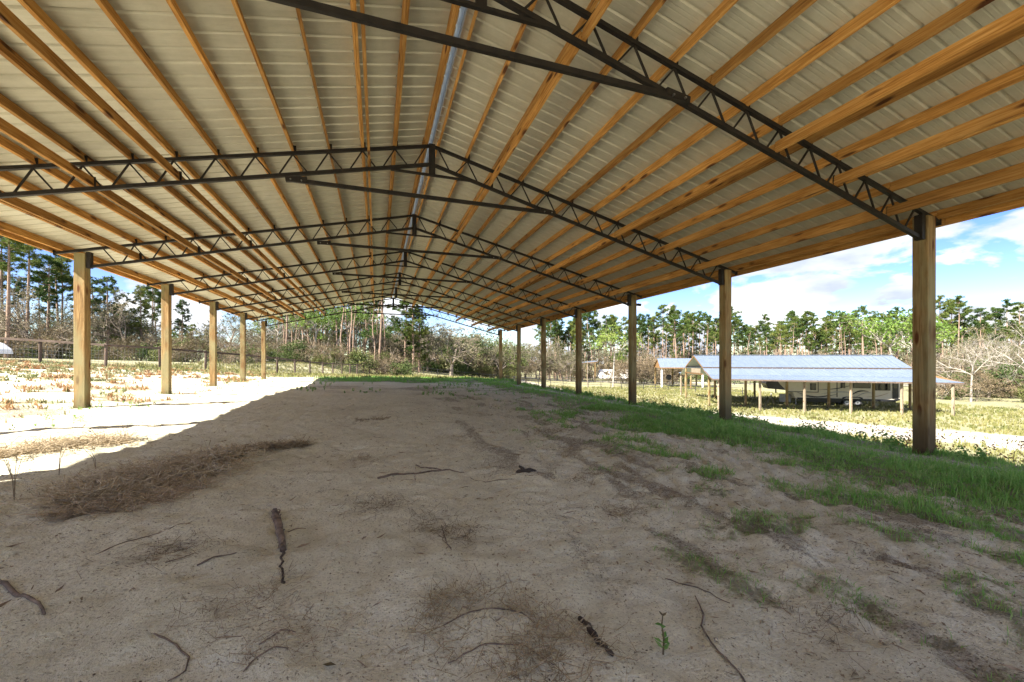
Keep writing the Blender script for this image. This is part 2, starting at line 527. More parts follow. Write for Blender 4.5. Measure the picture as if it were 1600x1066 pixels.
# ------------------------------------------------------------------ object building
class MB:
    def __init__(s):
        s.v = []; s.f = []
    def beam(s, p0, p1, w, h, up=(0, 0, 1)):
        """box from p0 to p1: w across, h along up"""
        p0 = Vector(p0); p1 = Vector(p1)
        d = (p1 - p0).normalized()
        up = Vector(up)
        sd = d.cross(up)
        if sd.length < 1e-5:
            sd = d.cross(Vector((1, 0, 0)))
        sd.normalize()
        u = sd.cross(d).normalized()
        k = len(s.v)
        for p in (p0, p1):
            for a, c in ((-1, -1), (1, -1), (1, 1), (-1, 1)):
                s.v.append(tuple(p + sd * (a * w / 2) + u * (c * h / 2)))
        s.f += [(k, k + 1, k + 2, k + 3), (k + 7, k + 6, k + 5, k + 4), (k, k + 4, k + 5, k + 1),
                (k + 1, k + 5, k + 6, k + 2), (k + 2, k + 6, k + 7, k + 3), (k + 3, k + 7, k + 4, k)]
        return s
    def box(s, c, sz):
        x, y, z = c
        return s.beam((x - sz[0] / 2, y, z), (x + sz[0] / 2, y, z), sz[1], sz[2])
    def tube(s, pts, rad, seg=6, cap=True):
        pts = [Vector(p) for p in pts]
        k0 = len(s.v)
        prev = None
        for i, p in enumerate(pts):
            a = pts[max(0, i - 1)]; b = pts[min(len(pts) - 1, i + 1)]
            d = (b - a).normalized()
            if prev is None:
                ref = Vector((0, 0, 1)) if abs(d.z) < .9 else Vector((1, 0, 0))
                sd = d.cross(ref).normalized()
            else:
                sd = (prev - d * prev.dot(d)).normalized()
            prev = sd
            u = d.cross(sd)
            r = rad[i] if hasattr(rad, '__len__') else rad
            for j in range(seg):
                an = 2 * math.pi * j / seg
                s.v.append(tuple(p + (sd * math.cos(an) + u * math.sin(an)) * r))
        for i in range(len(pts) - 1):
            for j in range(seg):
                a = k0 + i * seg + j; b = k0 + i * seg + (j + 1) % seg
                s.f.append((a, b, b + seg, a + seg))
        if cap:
            s.f.append(tuple(k0 + j for j in range(seg))[::-1])
            e = k0 + (len(pts) - 1) * seg
            s.f.append(tuple(e + j for j in range(seg)))
        return s
    def poly(s, pts):
        k = len(s.v)
        s.v += [tuple(p) for p in pts]
        s.f.append(tuple(range(k, k + len(pts))))
        return s
    def prism(s, outline, y0, y1):
        """outline of (x, z) pairs pushed from y0 to y1"""
        k = len(s.v); n_ = len(outline)
        s.v += [(x, y0, z) for x, z in outline] + [(x, y1, z) for x, z in outline]
        s.f.append(tuple(range(k, k + n_)))
        s.f.append(tuple(range(k + 2 * n_ - 1, k + n_ - 1, -1)))
        for i in range(n_):
            j = (i + 1) % n_
            s.f.append((k + j, k + i, k + n_ + i, k + n_ + j))
        return s
    def mesh(s, name, material, smooth=False):
        me = bpy.data.meshes.new(name)
        me.from_pydata(s.v, [], s.f)
        me.materials.append(material)
        if smooth:
            me.polygons.foreach_set('use_smooth', [True] * len(me.polygons))
        me.update()
        return me
    def build(s, name, material, parent=None, smooth=False, bevel=0):
        me = s.mesh(name, material, smooth)
        if bevel:
            import bmesh
            bm = bmesh.new(); bm.from_mesh(me)
            bmesh.ops.bevel(bm, geom=bm.edges[:], offset=bevel, segments=1, affect='EDGES')
            bm.to_mesh(me); bm.free()
        return put(name, me, parent)

def put(name, me, parent=None, loc=(0, 0, 0), rot=(0, 0, 0)):
    o = bpy.data.objects.new(name, me)
    COL.objects.link(o)
    o.location = loc
    o.rotation_euler = rot
    if parent:
        o.parent = parent
    return o

def tag(o, label=None, cat=None, group=None, kind=None):
    if label: o['label'] = label
    if cat: o['category'] = cat
    if group: o['group'] = group
    if kind: o['kind'] = kind
    return o

def empty(name, loc=(0, 0, 0), rz=0):
    o = bpy.data.objects.new(name, None)
    COL.objects.link(o)
    o.empty_display_size = .2
    o.location = loc
    o.rotation_euler = (0, 0, rz)
    return o

def mesh_np(name, V, F, material, smooth=False):
    V = np.asarray(V, np.float32); F = np.asarray(F, np.int32)
    me = bpy.data.meshes.new(name)
    k = F.shape[1]
    me.vertices.add(len(V)); me.loops.add(F.size); me.polygons.add(len(F))
    me.vertices.foreach_set('co', V.ravel())
    me.loops.foreach_set('vertex_index', F.ravel())
    me.polygons.foreach_set('loop_start', np.arange(0, F.size, k, dtype=np.int32))
    me.polygons.foreach_set('loop_total', np.full(len(F), k, np.int32))
    if smooth:
        me.polygons.foreach_set('use_smooth', np.ones(len(F), bool))
    me.materials.append(material)
    me.update()
    me.validate()
    return me

def blades(P, h, w, lean=.35, curve=.5, az=None, r=rng):
    """grass blades / strands as bent two-piece tapered strips: quad and triangle. P (n,3), h, w (n,)"""
    n_ = len(P)
    az = r.uniform(0, 2 * np.pi, n_) if az is None else az
    ln = np.abs(r.normal(0, lean, n_)) * h
    dx, dy = np.cos(az), np.sin(az)
    tw = r.uniform(0, 2 * np.pi, n_)
    wx, wy = np.cos(tw) * w / 2, np.sin(tw) * w / 2
    z0 = np.zeros(n_)
    mid = P + np.stack([dx * ln * .35, dy * ln * .35, h * .55], 1)
    tip = P + np.stack([dx * ln * (1 + curve), dy * ln * (1 + curve), h * (1 - .25 * np.minimum(ln / np.maximum(h, 1e-4), 1.5))], 1)
    wv = np.stack([wx, wy, z0], 1)
    V = np.stack([P - wv, P + wv, mid + wv * .75, mid - wv * .75, tip], 1).reshape(-1, 3)
    b_ = np.arange(n_)[:, None] * 5
    T = np.concatenate([b_ + [0, 1, 2], b_ + [0, 2, 3], b_ + [3, 2, 4]], 0)
    return V, T

def merge(parts):
    Vs, Ts, k = [], [], 0
    for V, T in parts:
        Vs.append(V); Ts.append(T + k); k += len(V)
    return np.concatenate(Vs), np.concatenate(Ts)

# ------------------------------------------------------------------ the ground sheet
def axis_pts(lo, hi, fine_lo, fine_hi, step, grow):
    a = list(np.arange(fine_lo, fine_hi, step))
    s = step; x = fine_hi
    up = []
    while x < hi:
        up.append(x); s *= grow; x += s
    up.append(hi)
    s = step; x = fine_lo - step
    dn = []
    while x > lo:
        dn.append(x); s *= grow; x -= s
    dn.append(lo)
    return np.array(dn[::-1] + a + up)
gx = axis_pts(-1300, 1300, -3.2, 6.4, .035, 1.028)
gy = axis_pts(-600, 1500, .6, 6.0, .035, 1.022)
GX, GY = np.meshgrid(gx, gy, indexing='ij')
GZ = ground_z(GX, GY)
nx, ny = GX.shape
V = np.stack([GX.ravel(), GY.ravel(), GZ.ravel()], 1)
idx = np.arange(nx * ny).reshape(nx, ny)
F = np.stack([idx[:-1, :-1].ravel(), idx[1:, :-1].ravel(), idx[1:, 1:].ravel(), idx[:-1, 1:].ravel()], 1)
me = mesh_np('ground', V, F, M['ground'], True)
g_, s_, d_, y_ = cover(GX.ravel(), GY.ravel())
open_ = np.clip(sst(10, 13, GX.ravel()) + sst(25, 28, GY.ravel()) + y_, 0, 1)
ca = me.color_attributes.new('cover', 'FLOAT_COLOR', 'POINT')
ca.data.foreach_set('color', np.stack([g_, s_, d_, open_], 1).astype(np.float32).ravel())
tag(put('ground', me), kind='structure')

# ------------------------------------------------------------------ the pole barn we stand in
CX = .95                       # ridge
YK = [3.8 + 3.66 * k for k in range(-1, 7)]
SL, SR = .222, .253            # fall of the left and right slope
def ztop(o):
    return 5.31 - (SR if o > 0 else SL) * abs(o)
def zbot(o):
    return 4.975 - (.262 if o > 0 else .228) * abs(o)
barn = empty('pole_barn', (CX, 11, 0))
tag(barn, 'open timber and steel pole barn we look out from, orange purlins under a metal roof', 'barn')
BL = Vector((CX, 11, 0))
def barn_put(name, me, loc, rot=(0, 0, 0)):
    o = put(name, me, barn, Vector(loc) - BL, rot)
    return o
# posts
PH = .19
pm = {}
for side, X, top in ((1, 7.79, 3.545), (-1, -5.985, 3.70)):
    mb = MB().beam((0, 0, -.4), (0, 0, top), PH, PH, (0, 1, 0))
    me = mb.mesh('post', M['post'])
    import bmesh
    bm = bmesh.new(); bm.from_mesh(me)
    bmesh.ops.bevel(bm, geom=bm.edges[:], offset=.008, segments=1, affect='EDGES')
    bm.to_mesh(me); bm.free()
    pm[side] = me
    for i, y in enumerate(YK):
        if side == -1 and 2 <= i <= 3 and False:
            continue
        o = barn_put('post', me, (X, y + .02, 0), (0, 0, R(random.uniform(-1.2, 1.2)) + (math.pi if i % 2 else 0)))
        if i == 1 and side == 1:
            o['label'] = 'nearest square timber post, dark knots down its inner face'

# trusses
NODES = [.65 + .538 * k for k in range(0, 13)]
def truss_frame():
    mb = MB()
    for sg, oe, ob in ((1, 7.15, 6.66), (-1, 7.38, 6.78)):
        a = (sg * .04, 0, ztop(sg * .04)); b = (sg * oe, 0, ztop(sg * oe))
        mb.beam(a, b, .05, .05)
        a = (sg * .02, 0, zbot(sg * .02)); b = (sg * ob, 0, zbot(sg * ob))
        mb.beam(a, b, .05, .055)
        mb.beam((sg * oe, 0, ztop(sg * oe) - .05), (sg * oe, 0, ztop(sg * oe) + .06), .07, .012, (1, 0, 0))
    return mb
me_frame = truss_frame().mesh('truss', M['steel'])
me_webs = []
for sg in (1, -1):
    tops = [.12] + NODES[:12]
    for a, b in zip(tops[:-1], tops[1:]):
        mid = (a + b) / 2
        me_webs.append(((sg * a, ztop(sg * a) - .02), (sg * (mid - .06), zbot(sg * mid) + .02)))
        me_webs.append(((sg * b, ztop(sg * b) - .02), (sg * (mid + .06), zbot(sg * mid) + .02)))
web_mesh = {}
def rod_mesh(L):
    k = round(L, 2)
    if k not in web_mesh:
        web_mesh[k] = MB().beam((0, 0, 0), (0, 0, k), .020, .020, (0, 1, 0)).mesh('web_bar', M['steel'])
    return web_mesh[k]
me_king = MB().beam((0, 0, 4.77), (0, 0, 5.34), .11, .05, (0, 1, 0)).mesh('ridge_plate', M['steel'])
me_chin = MB().beam((-.72, 0, 4.775), (.78, 0, 4.775), .045, .035).mesh('ridge_tie', M['steel'])
TZ = 4.345
me_tie = MB().beam((-2.30, 0, TZ), (2.36, 0, TZ), .045, .062).mesh('tie_bar', M['steel'])
me_gus = MB().beam((-.16, 0, 0), (.16, 0, 0), .06, .075).mesh('gusset_plate', M['steel'])
me_bolt = MB().tube([(0, -.045, 0), (0, .045, 0)], .012, 6).mesh('bolt', M['bolt'])
me_tab = MB().beam((0, 0, -.03), (0, 0, .11), .055, .012, (0, 1, 0)).mesh('purlin_clip', M['steel'])
me_end = {1: MB().beam((0, 0, 0), (0, 0, .37), .075, .10, (0, 1, 0)).mesh('end_plate', M['steel']),
          -1: MB().beam((0, 0, 0), (0, 0, .34), .075, .10, (0, 1, 0)).mesh('end_plate', M['steel'])}
BRACE = [1.10, 3.83, 4.86, 5.95]
me_hang = MB().beam((0, 0, 0), (0, 0, .16), .05, .012, (0, 1, 0)).mesh('brace_hanger', M['steel'])
for i, y in enumerate(YK):
    T = barn_put('truss', me_frame, (CX, y, 0))
    for (x0, z0), (x1, z1) in me_webs:
        d = Vector((x1 - x0, 0, z1 - z0))
        put('web_bar', rod_mesh(d.length), T, (x0, 0, z0), (0, math.atan2(d.x, d.z), 0))
    put('ridge_plate', me_king, T)
    put('ridge_tie', me_chin, T, (0, -.006, 0))
    put('tie_bar', me_tie, T, (0, -.055, 0))
    for x in (-2.2, 2.26):
        g = put('gusset_plate', me_gus, T, (x, -.052, TZ + .02), (0, R(8 if x > 0 else -8), 0))
    for x in (-2.28, -2.12, 2.18, 2.34):
        put('bolt', me_bolt, T, (x, -.06, TZ - .002))
    for sg in (1, -1):
        for o_ in NODES[:12]:
            put('purlin_clip', me_tab, T, (sg * o_ + .026, 0, ztop(sg * o_) + .02))
        xe = sg * (6.70 if sg > 0 else 6.80)
        put('end_plate', me_end[sg], T, (xe, 0, zbot(xe) - .03))
        for o_ in BRACE:
            put('brace_hanger', me_hang, T, (sg * o_ + .03, 0, zbot(sg * o_) + .02))

# purlins in two-bay lengths, staggered; each side of the ridge
Y0B, Y1B = -1.95, 25.95
def segs(start):
    cuts = [Y0B] + [y for j, y in enumerate(YK) if j % 2 == start and Y0B + 1 < y < Y1B - 1] + [Y1B]
    return list(zip(cuts[:-1], cuts[1:]))
pmesh = {}
def purlin_mesh(L, h=.14, w=.038, nm='purlin'):
    k = (round(L, 2), h, nm)
    if k not in pmesh:
        me = MB().beam((0, 0, 0), (0, L, 0), w, h).mesh(nm, M['purlin'])
        pmesh[k] = me
    return pmesh[k]
rr = random.Random(3)
for sg in (1, -1):
    ang = math.atan(SR) if sg > 0 else -math.atan(SL)
    for k, o_ in enumerate([.12] + NODES[:12] + [7.12 if sg > 0 else 7.25]):
        x = sg * o_
        z = ztop(x) + .026 + .07
        for (a, b) in segs(k % 2):
            ov = .0
            barn_put('purlin', purlin_mesh(b - a - .006), (CX + x + rr.uniform(-.006, .006), a, z + rr.uniform(-.004, .004)), (0, ang, rr.uniform(-.0012, .0012)))
    for k, o_ in enumerate(BRACE):
        x = sg * o_
        z = zbot(x) + .03 + .065
        for a, b in zip(YK[:-1], YK[1:]):
            barn_put('brace_board', purlin_mesh(b - a - .03, .13, .038, 'brace_board'), (CX + x + rr.uniform(-.015, .015), a + .015, z), (0, ang * .3, rr.uniform(-.004, .004)))
    # eave board on the outside ends, wider and hung lower
    x = sg * (7.33 if sg > 0 else 7.42)
    for (a, b) in segs(1):
        barn_put('eave_board', purlin_mesh(b - a - .006, .15, .038, 'eave_board'), (CX + x, a, ztop(x) + .09), (0, ang, 0))
# roof sheets: ribbed profile across, laid up the slope
def sheet_mesh(sg):
    slope = SR if sg > 0 else SL
    th = math.atan(slope)
    L = (7.50 if sg > 0 else 7.52) / math.cos(th)
    w = .914
    prof = []
    for r_ in range(4):
        y = r_ * w / 4
        prof += [(y, 0), (y + .022, .0), (y + .034, .021), (y + .060, .021), (y + .072, 0),
                 (y + .118, 0), (y + .123, .0014), (y + .131, .0014), (y + .136, 0),
                 (y + .166, 0), (y + .171, .0014), (y + .179, .0014), (y + .184, 0)]
    prof.append((w + .03, -.001))
    k = len(prof)
    V = [(0.03, y, z) for y, z in prof] + [(L, y, z) for y, z in prof]
    F = [(i, i + 1, k + i + 1, k + i) for i in range(k - 1)]
    V = [(sg * a, b, c) for a, b, c in V]
    if sg < 0:
        F = [f[::-1] for f in F]
    mb = MB(); mb.v = V; mb.f = F
    return mb.mesh('roof_panel', M['roof'])
sh = {1: sheet_mesh(1), -1: sheet_mesh(-1)}
npan = int((Y1B - Y0B) / .914) + 1
for sg in (1, -1):
    th = math.atan(SR) if sg > 0 else -math.atan(SL)
    for k in range(npan):
        y = Y0B - .05 + k * .914
        barn_put('roof_panel', sh[sg], (CX, y, ztop(0) + .026 + .1465 + .002 * (k % 2) * 0), (0, th, 0))
rc = MB()
zr = ztop(0) + .21
rc.beam((0, Y0B, 0), (0, Y1B, 0), .10, .004)
barn_put('ridge_cap', rc.mesh('ridge_cap', M['ridge_metal']), (CX, 0, zr))
cd = MB().tube([(0, Y0B + .1, 0), (0, Y1B - .1, 0)], .014, 8)
barn_put('gap_light_standin', cd.mesh('gap_light_standin', M['ridge_metal'], True), (CX + .02, 0, ztop(0) + .10))  # added pipe standing in for the line of sky light at the ridge gap

# rows of screw tips poking through the sheets beside each purlin
st_ = MB()
for sg in (1, -1):
    for o_ in NODES[:12]:
        x = sg * (o_ + .045)
        for y in np.arange(.3, 14, .229):
            z = ztop(x) + .026 + .1465 - .012
            st_.beam((x, y + .02, z), (x, y + .02, z + .016), .008, .008, (0, 1, 0))
tag(put('screw_tips', st_.mesh('screw_tips', M['bolt']), barn, Vector((CX, 0, 0)) - BL), kind='stuff')
# small security camera on the third right-hand post
sc_ = empty('security_camera', (7.90, YK[3] - .02, 3.25))
tag(sc_, 'small black camera fixed to the outer side of a roof post on the right', 'camera')
MB().beam((0, 0, 0), (.10, 0, .02), .03, .03).build('bracket', M['plastic_black'], sc_)
MB().tube([(.08, .06, .0), (.10, -.09, -.03)], [.04, .045], 10).build('housing', M['plastic_black'], sc_)

# ------------------------------------------------------------------ fences
def fence(pts, name, label, height, post_r, mats, spacing=2.5, rails=(1.0,), wire=True, square=True, rail_h=.12):
    F0 = empty(name, (pts[0][0], pts[0][1], gz(*pts[0])))
    tag(F0, label, 'fence')
    o0 = F0.location
    P = []
    for (a, b) in zip(pts[:-1], pts[1:]):
        L = math.hypot(b[0] - a[0], b[1] - a[1])
        k = max(1, round(L / spacing))
        for i in range(k):
            P.append((a[0] + (b[0] - a[0]) * i / k, a[1] + (b[1] - a[1]) * i / k))
    P.append(pts[-1])
    pme = MB().tube([(0, 0, -.3), (0, 0, height + .06)], post_r, 8).mesh('fence_post', mats[0])
    for i, (x, y) in enumerate(P):
        put('fence_post', pme, F0, Vector((x, y, gz(x, y))) - o0, (R(random.uniform(-1.5, 1.5)), R(random.uniform(-1.5, 1.5)), random.uniform(0, 6)))
    wm = MB()
    for (a, b) in zip(P[:-1], P[1:]):
        za, zb = gz(*a), gz(*b)
        L = math.hypot(b[0] - a[0], b[1] - a[1])
        dx, dy = (b[0] - a[0]) / L, (b[1] - a[1]) / L
        nx_, ny_ = -dy * (post_r + .02), dx * (post_r + .02)
        for h in rails:
            mb = MB().beam((0, 0, 0), (math.hypot(L, zb - za), 0, 0), .035, rail_h)
            r_ = put('rail', mb.mesh('rail', mats[1]), F0, Vector((a[0] - nx_, a[1] - ny_, za + height * h - rail_h / 2)) - o0,
                     (0, -math.atan2(zb - za, L), math.atan2(dy, dx)))
        if wire:
            for h in np.linspace(.08, .85, 6):
                wm.beam((a[0] - o0.x, a[1] - o0.y, za + height * h - o0.z), (b[0] - o0.x, b[1] - o0.y, zb + height * h - o0.z), .008, .008)
            k = int(L / .16)
            for i in range(1, k):
                t_ = i / k
                x = a[0] + dx * L * t_; y = a[1] + dy * L * t_; z = za + (zb - za) * t_
                wm.beam((x - o0.x, y - o0.y, z + .08 - o0.z), (x - o0.x, y - o0.y, z + height * .86 - o0.z), .008, .008, (1, 0, 0))
    if wire:
        tag(wm.build('wire_mesh', M['wire'], F0), kind='stuff')
    return F0
fence([(-38, 30), (-17.6, 29.4), (-14.6, 29.1), (-7.5, 36.3), (-5.2, 45), (-1, 60), (9, 88), (20, 104)], 'wire_fence',
      'grey board rail fence with round posts and wire mesh along the left yard', 1.3, .075, (M['rail'], M['rail']), 2.7)
fence([W(640, 72), W(803, 80), W(939, 78), W(1024, 70), W(1160, 60)], 'pasture_fence',
      'low black pipe fence crossing the field before the white road', 1.15, .05, (M['fence_black'], M['fence_black']), 2.4, rails=(.98, .55), wire=False, rail_h=.06)
fence([W(690, 104), W(860, 99), W(1100, 90), W(1300, 84), W(1620, 70)], 'far_fence',
      'far black rail fence on the tree side of the white road', 1.2, .06, (M['fence_black'], M['fence_black']), 3.2, rails=(.98, .6, .25), wire=False, rail_h=.09)

# ------------------------------------------------------------------ sheds
def wp(px, d, z):
    x, y = W(px, d)
    return Vector((x, y, z + EYE))

def roof_slab(parent, o0, A, B, C, D, n_, name='roof_panel', m_=None, th=.03):
    """n_ sheets side by side between top edge A-B and bottom edge D-C, each with a raised rib"""
    m_ = m_ or M['shed_roof']
    for i in range(n_):
        t0, t1 = i / n_, (i + 1) / n_
        a = A.lerp(B, t0); b = A.lerp(B, t1); d = D.lerp(C, t0); c = D.lerp(C, t1)
        nrm = (b - a).cross(d - a).normalized()
        if nrm.z < 0: nrm = -nrm
        mb = MB()
        dn = nrm * th
        k = [a, b, c, d]
        o_ = a
        up = [p - o_ for p in k]
        lo = [p - dn - o_ for p in k]
        mb.v = [tuple(p) for p in up + lo]
        mb.f = [(0, 1, 2, 3), (7, 6, 5, 4), (0, 4, 5, 1), (1, 5, 6, 2), (2, 6, 7, 3), (3, 7, 4, 0)]
        mb.beam(up[0] + nrm * .02, up[3] + nrm * .02, .06, .05, tuple(nrm))
        mb.beam(((up[0] + up[1]) / 2) + nrm * .012, ((up[2] + up[3]) / 2) + nrm * .012, .035, .03, tuple(nrm))
        mb.build(name, m_, parent).location = o_ - o0

def shed_post(parent, o0, x, y, ztp, w=.17, m_=None, label=None):
    g = gz(x, y) - .2
    o = MB().beam((0, 0, 0), (0, 0, ztp - g), w, w, (0, 1, 0)).build('post', m_ or M['post'], parent)
    o.location = Vector((x, y, g)) - o0
    if label: o['label'] = label
    return o

ridL, ridR = wp(1084, 48, .92), wp(1393, 44, .86)
meL, meR = wp(1098, 43.5, -.40), wp(1425, 39.6, -.46)
mbL, mbR = wp(1071, 52.3, -.40), wp(1380, 48.5, -.46)
ltL, ltR = wp(1098.5, 43.3, -.56), wp(1426, 39.4, -.62)
leL, leR = wp(1113, 40, -1.52), wp(1507, 35.2, -1.70)
btL, btR = wp(1070, 52.5, -.56), wp(1378, 48.8, -.62)
beL, beR = wp(1062, 56, -1.55), wp(1360, 52.5, -1.7)
sx, sy = W(1300, 44)
shed = empty('camper_shed', (sx, sy, gz(sx, sy)))
tag(shed, 'long open shed with pale metal gable roof and lean-to over a parked camper', 'shed')
o0 = shed.location.copy()
roof_slab(shed, o0, ridL, ridR, meR, meL, 20)
roof_slab(shed, o0, ridR, ridL, mbL, mbR, 20)
lmL = ltL.lerp(leL, .5) - Vector((0, 0, .16)); lmR = ltR.lerp(leR, .5) - Vector((0, 0, .16))
roof_slab(shed, o0, ltL, ltR, lmR, lmL, 20, 'lean_roof_panel')
roof_slab(shed, o0, lmL - Vector((0, 0, .03)), lmR - Vector((0, 0, .03)), leR, leL, 20, 'lean_roof_panel')
roof_slab(shed, o0, btR, btL, beL, beR, 20, 'lean_roof_panel')
def rel(p): return tuple(Vector(p) - o0)
dz = Vector((0, 0, .10))
MB().beam(rel(ridL + Vector((0, 0, .05))), rel(ridR + Vector((0, 0, .05))), .3, .02).build('ridge_cap', M['shed_roof'], shed)
for a, b, nm in ((meL, meR, 'eave_board'), (leL, leR, 'eave_board'), (ltL, ltR, 'header_board'), (mbL, mbR, 'eave_board')):
    MB().beam(rel(a - dz), rel(b - dz), .04, .13).build(nm, M['rail'], shed)
for a, b in ((ridL, meL), (ridL, mbL), (ridR, meR), (ridR, mbR), (ltL, leL), (ltR, leR)):
    MB().beam(rel(a - dz), rel(b - dz), .04, .14).build('rafter', M['dark_wood'], shed)
for t_ in np.linspace(.12, .9, 6):                     # rafters and purlins seen in the open gable
    a = ridL.lerp(ridR, t_); b = meL.lerp(meR, t_); c_ = mbL.lerp(mbR, t_)
    MB().beam(rel(a - dz), rel(b - dz), .05, .14).build('rafter', M['dark_wood'], shed)
    MB().beam(rel(a - dz), rel(c_ - dz), .05, .14).build('rafter', M['dark_wood'], shed)
# boarded gable piece low under the left gable
gb = meL.lerp(mbL, .12); gb2 = meL.lerp(mbL, .62)
MB().beam(rel(gb - Vector((0, 0, .45))), rel(gb2 - Vector((0, 0, .45))), .03, .5).build('gable_board', M['grey_wood'], shed)
MB().beam(rel(meL - Vector((0, 0, .80))), rel(mbL - Vector((0, 0, .80))), .05, .16).build('gable_beam', M['dark_wood'], shed)
for px, d in ((1123, 40.2), (1187.5, 39.6), (1257, 38.7), (1329.5, 37.8), (1409, 36.7), (1489, 35.6)):
    x, y = W(px, d)
    shed_post(shed, o0, x, y, -1.72 + EYE, .16, M['grey_wood'])
for px, d in ((1108, 43.6), (1165, 43.2), (1229.5, 42.4), (1295, 41.4), (1365, 40.6), (1422, 39.9)):
    x, y = W(px, d)
    shed_post(shed, o0, x, y, -.62 + EYE, .18, M['post'])
for px, d in ((1072, 52.2), (1117, 51.7), (1179, 51), (1240, 50.4), (1300, 49.7), (1360, 49)):
    x, y = W(px, d)
    shed_post(shed, o0, x, y, -.62 + EYE, .18, M['post'])
for px, d in ((1064, 55.8), (1140, 55.2), (1300, 53.5)):
    x, y = W(px, d)
    shed_post(shed, o0, x, y, -1.75 + EYE, .15, M['grey_wood'])

# the smaller shed behind it
s2x, s2y = W(1060, 82)
shed2 = empty('stock_shed', (s2x, s2y, gz(s2x, s2y)))
tag(shed2, 'smaller open shed with bluish metal gable roof left of the camper shed', 'shed')
o0 = shed2.location.copy()
A, B = wp(1027, 82, .95), wp(1112, 80, .95)
C, D = wp(1118, 77.5, -.85), wp(1031.5, 79, -.85)
E_, G_ = wp(1102, 85, -.85), wp(1021, 86, -.7)
roof_slab(shed2, o0, A, B, C, D, 11)
roof_slab(shed2, o0, B, A, G_, E_, 11)
MB().beam(rel(D - dz), rel(C - dz), .05, .16).build('eave_board', M['dark_wood'], shed2)
for a, b in ((A, D), (A, G_)):
    MB().beam(rel(a - dz), rel(b - dz), .05, .2).build('rafter', M['dark_wood'], shed2)
MB().poly([rel(A - dz * 1.5 + Vector((.3, .3, 0))), rel(D - dz * 1.5 + Vector((.3, .3, 0))), rel(G_ - dz * 1.5 + Vector((.3, .3, 0)))]).build('gable_wall', M['dark_wood'], shed2)
for px, d, mt in ((1034, 79.3, M['white']), (1051, 84, M['post']), (1098, 78.3, M['white']), (1024, 85.5, M['post']), (1088, 84, M['post'])):
    x, y = W(px, d)
    shed_post(shed2, o0, x, y, -.95 + EYE, .22, mt)

def canopy(name, label, pL, pR, depth, posts):
    x, y = (pL.x + pR.x) / 2, (pL.y + pR.y) / 2
    C0 = empty(name, (x, y, gz(x, y)))
    tag(C0, label, 'shelter')
    q = C0.location.copy()
    back = Vector((FWD[0], FWD[1], 0)) * depth
    roof_slab(C0, q, pL + back + Vector((0, 0, .25)), pR + back + Vector((0, 0, .25)), pR, pL, 6)
    MB().beam(tuple(pL - q - dz), tuple(pR - q - dz), .06, .14).build('eave_board', M['dark_wood'], C0)
    for px, d in posts:
        a, b = W(px, d)
        shed_post(C0, q, a, b, (pL.z + pR.z) / 2 - .1, .2, M['post'])
canopy('hay_shelter', 'far open shelter with thin white sloping roof before the pine wood', wp(889, 104, -.3), wp(934, 102, .4), 4, ((893, 104), (917.5, 103), (930, 102), (900, 108)))
canopy('feed_shelter', 'tiny roofed feeding shelter between the two metal sheds', wp(1066, 74, -2.0), wp(1081, 74, -1.8), 1.6, ((1071, 74.2), (1079.5, 74.2)))
fx, fy = W(1045, 83)
drum = empty('feed_drum', (fx, fy, gz(fx, fy)))
tag(drum, 'dark round feed drum on legs under the small shed', 'feeder')
MB().tube([(0, 0, 1.3), (0, 0, 1.5), (0, 0, 2.2), (0, 0, 2.4)], [.1, .5, .55, .3], 12).build('drum', M['fence_black'], drum)
for a in (0, 2.1, 4.2):
    MB().tube([(.5 * math.cos(a), .5 * math.sin(a), 0), (.3 * math.cos(a), .3 * math.sin(a), 1.5)], .03, 5).build('leg', M['fence_black'], drum)

# ------------------------------------------------------------------ the camper under the shed
nx0, ny0 = W(1197, 46.2)
rx0, ry0 = W(1407, 42.0)
rvang = math.atan2(ry0 - ny0, rx0 - nx0)
RVL = math.hypot(rx0 - nx0, ry0 - ny0)
gzr = gz((nx0 + rx0) / 2, (ny0 + ry0) / 2)
rv = empty('camper', (nx0, ny0, gzr), rvang)
tag(rv, 'cream fifth-wheel camper with black nose and swoosh stripes parked under the shed', 'camper')
L_ = RVL
# side outline (x from nose, z): raised front deck, long body
out = [(.25, 1.75), (0, 2.35), (.12, 3.0), (.55, 3.55), (1.1, 3.78), (L_ - .15, 3.78), (L_, 3.6), (L_, .80), (L_ - .6, .62), (3.1, .62), (2.75, .8), (2.55, 1.55), (1.6, 1.6)]
MB().prism(out, 0, 2.45).build('body', M['rv_body'], rv)
nose = [(-.03, 2.3), (.10, 3.02), (.52, 3.58), (.9, 3.6), (1.0, 3.0), (1.3, 2.3), (1.9, 1.62), (.22, 1.72)]
MB().prism(nose, -.03, 2.48).build('nose_cap', M['rv_black'], rv)
MB().prism([(3.0, .60), (L_ - .5, .60), (L_ - .02, .78), (L_ - .02, .95), (L_ - .6, .82), (3.0, .80)], -.035, -.002).build('lower_skirt', M['rv_black'], rv)
def win(x0, x1, z0, z1, y=-.04, frame=True):
    w_ = MB().box(((x0 + x1) / 2, y, (z0 + z1) / 2), (x1 - x0, .04, z1 - z0)).build('window', M['rv_black'], rv)
    MB().box(((x0 + x1) / 2, y - .024, (z0 + z1) / 2), (x1 - x0 - .12, .012, z1 - z0 - .12)).build('pane', M['glass'], w_)
so = MB().box((3.4, -.22, 2.45), (2.9, .44, 2.1)).build('slide_out', M['rv_body'], rv)
MB().prism([(1.95, 1.42), (4.85, 1.42), (4.85, 1.50), (2.03, 1.50), (2.03, 3.5), (1.95, 3.5)], -.46, -.442).build('slide_trim', M['rv_black'], rv)
MB().prism([(4.77, 1.5), (4.85, 1.5), (4.85, 3.5), (4.77, 3.5)], -.461, -.443).build('slide_trim', M['rv_black'], rv)
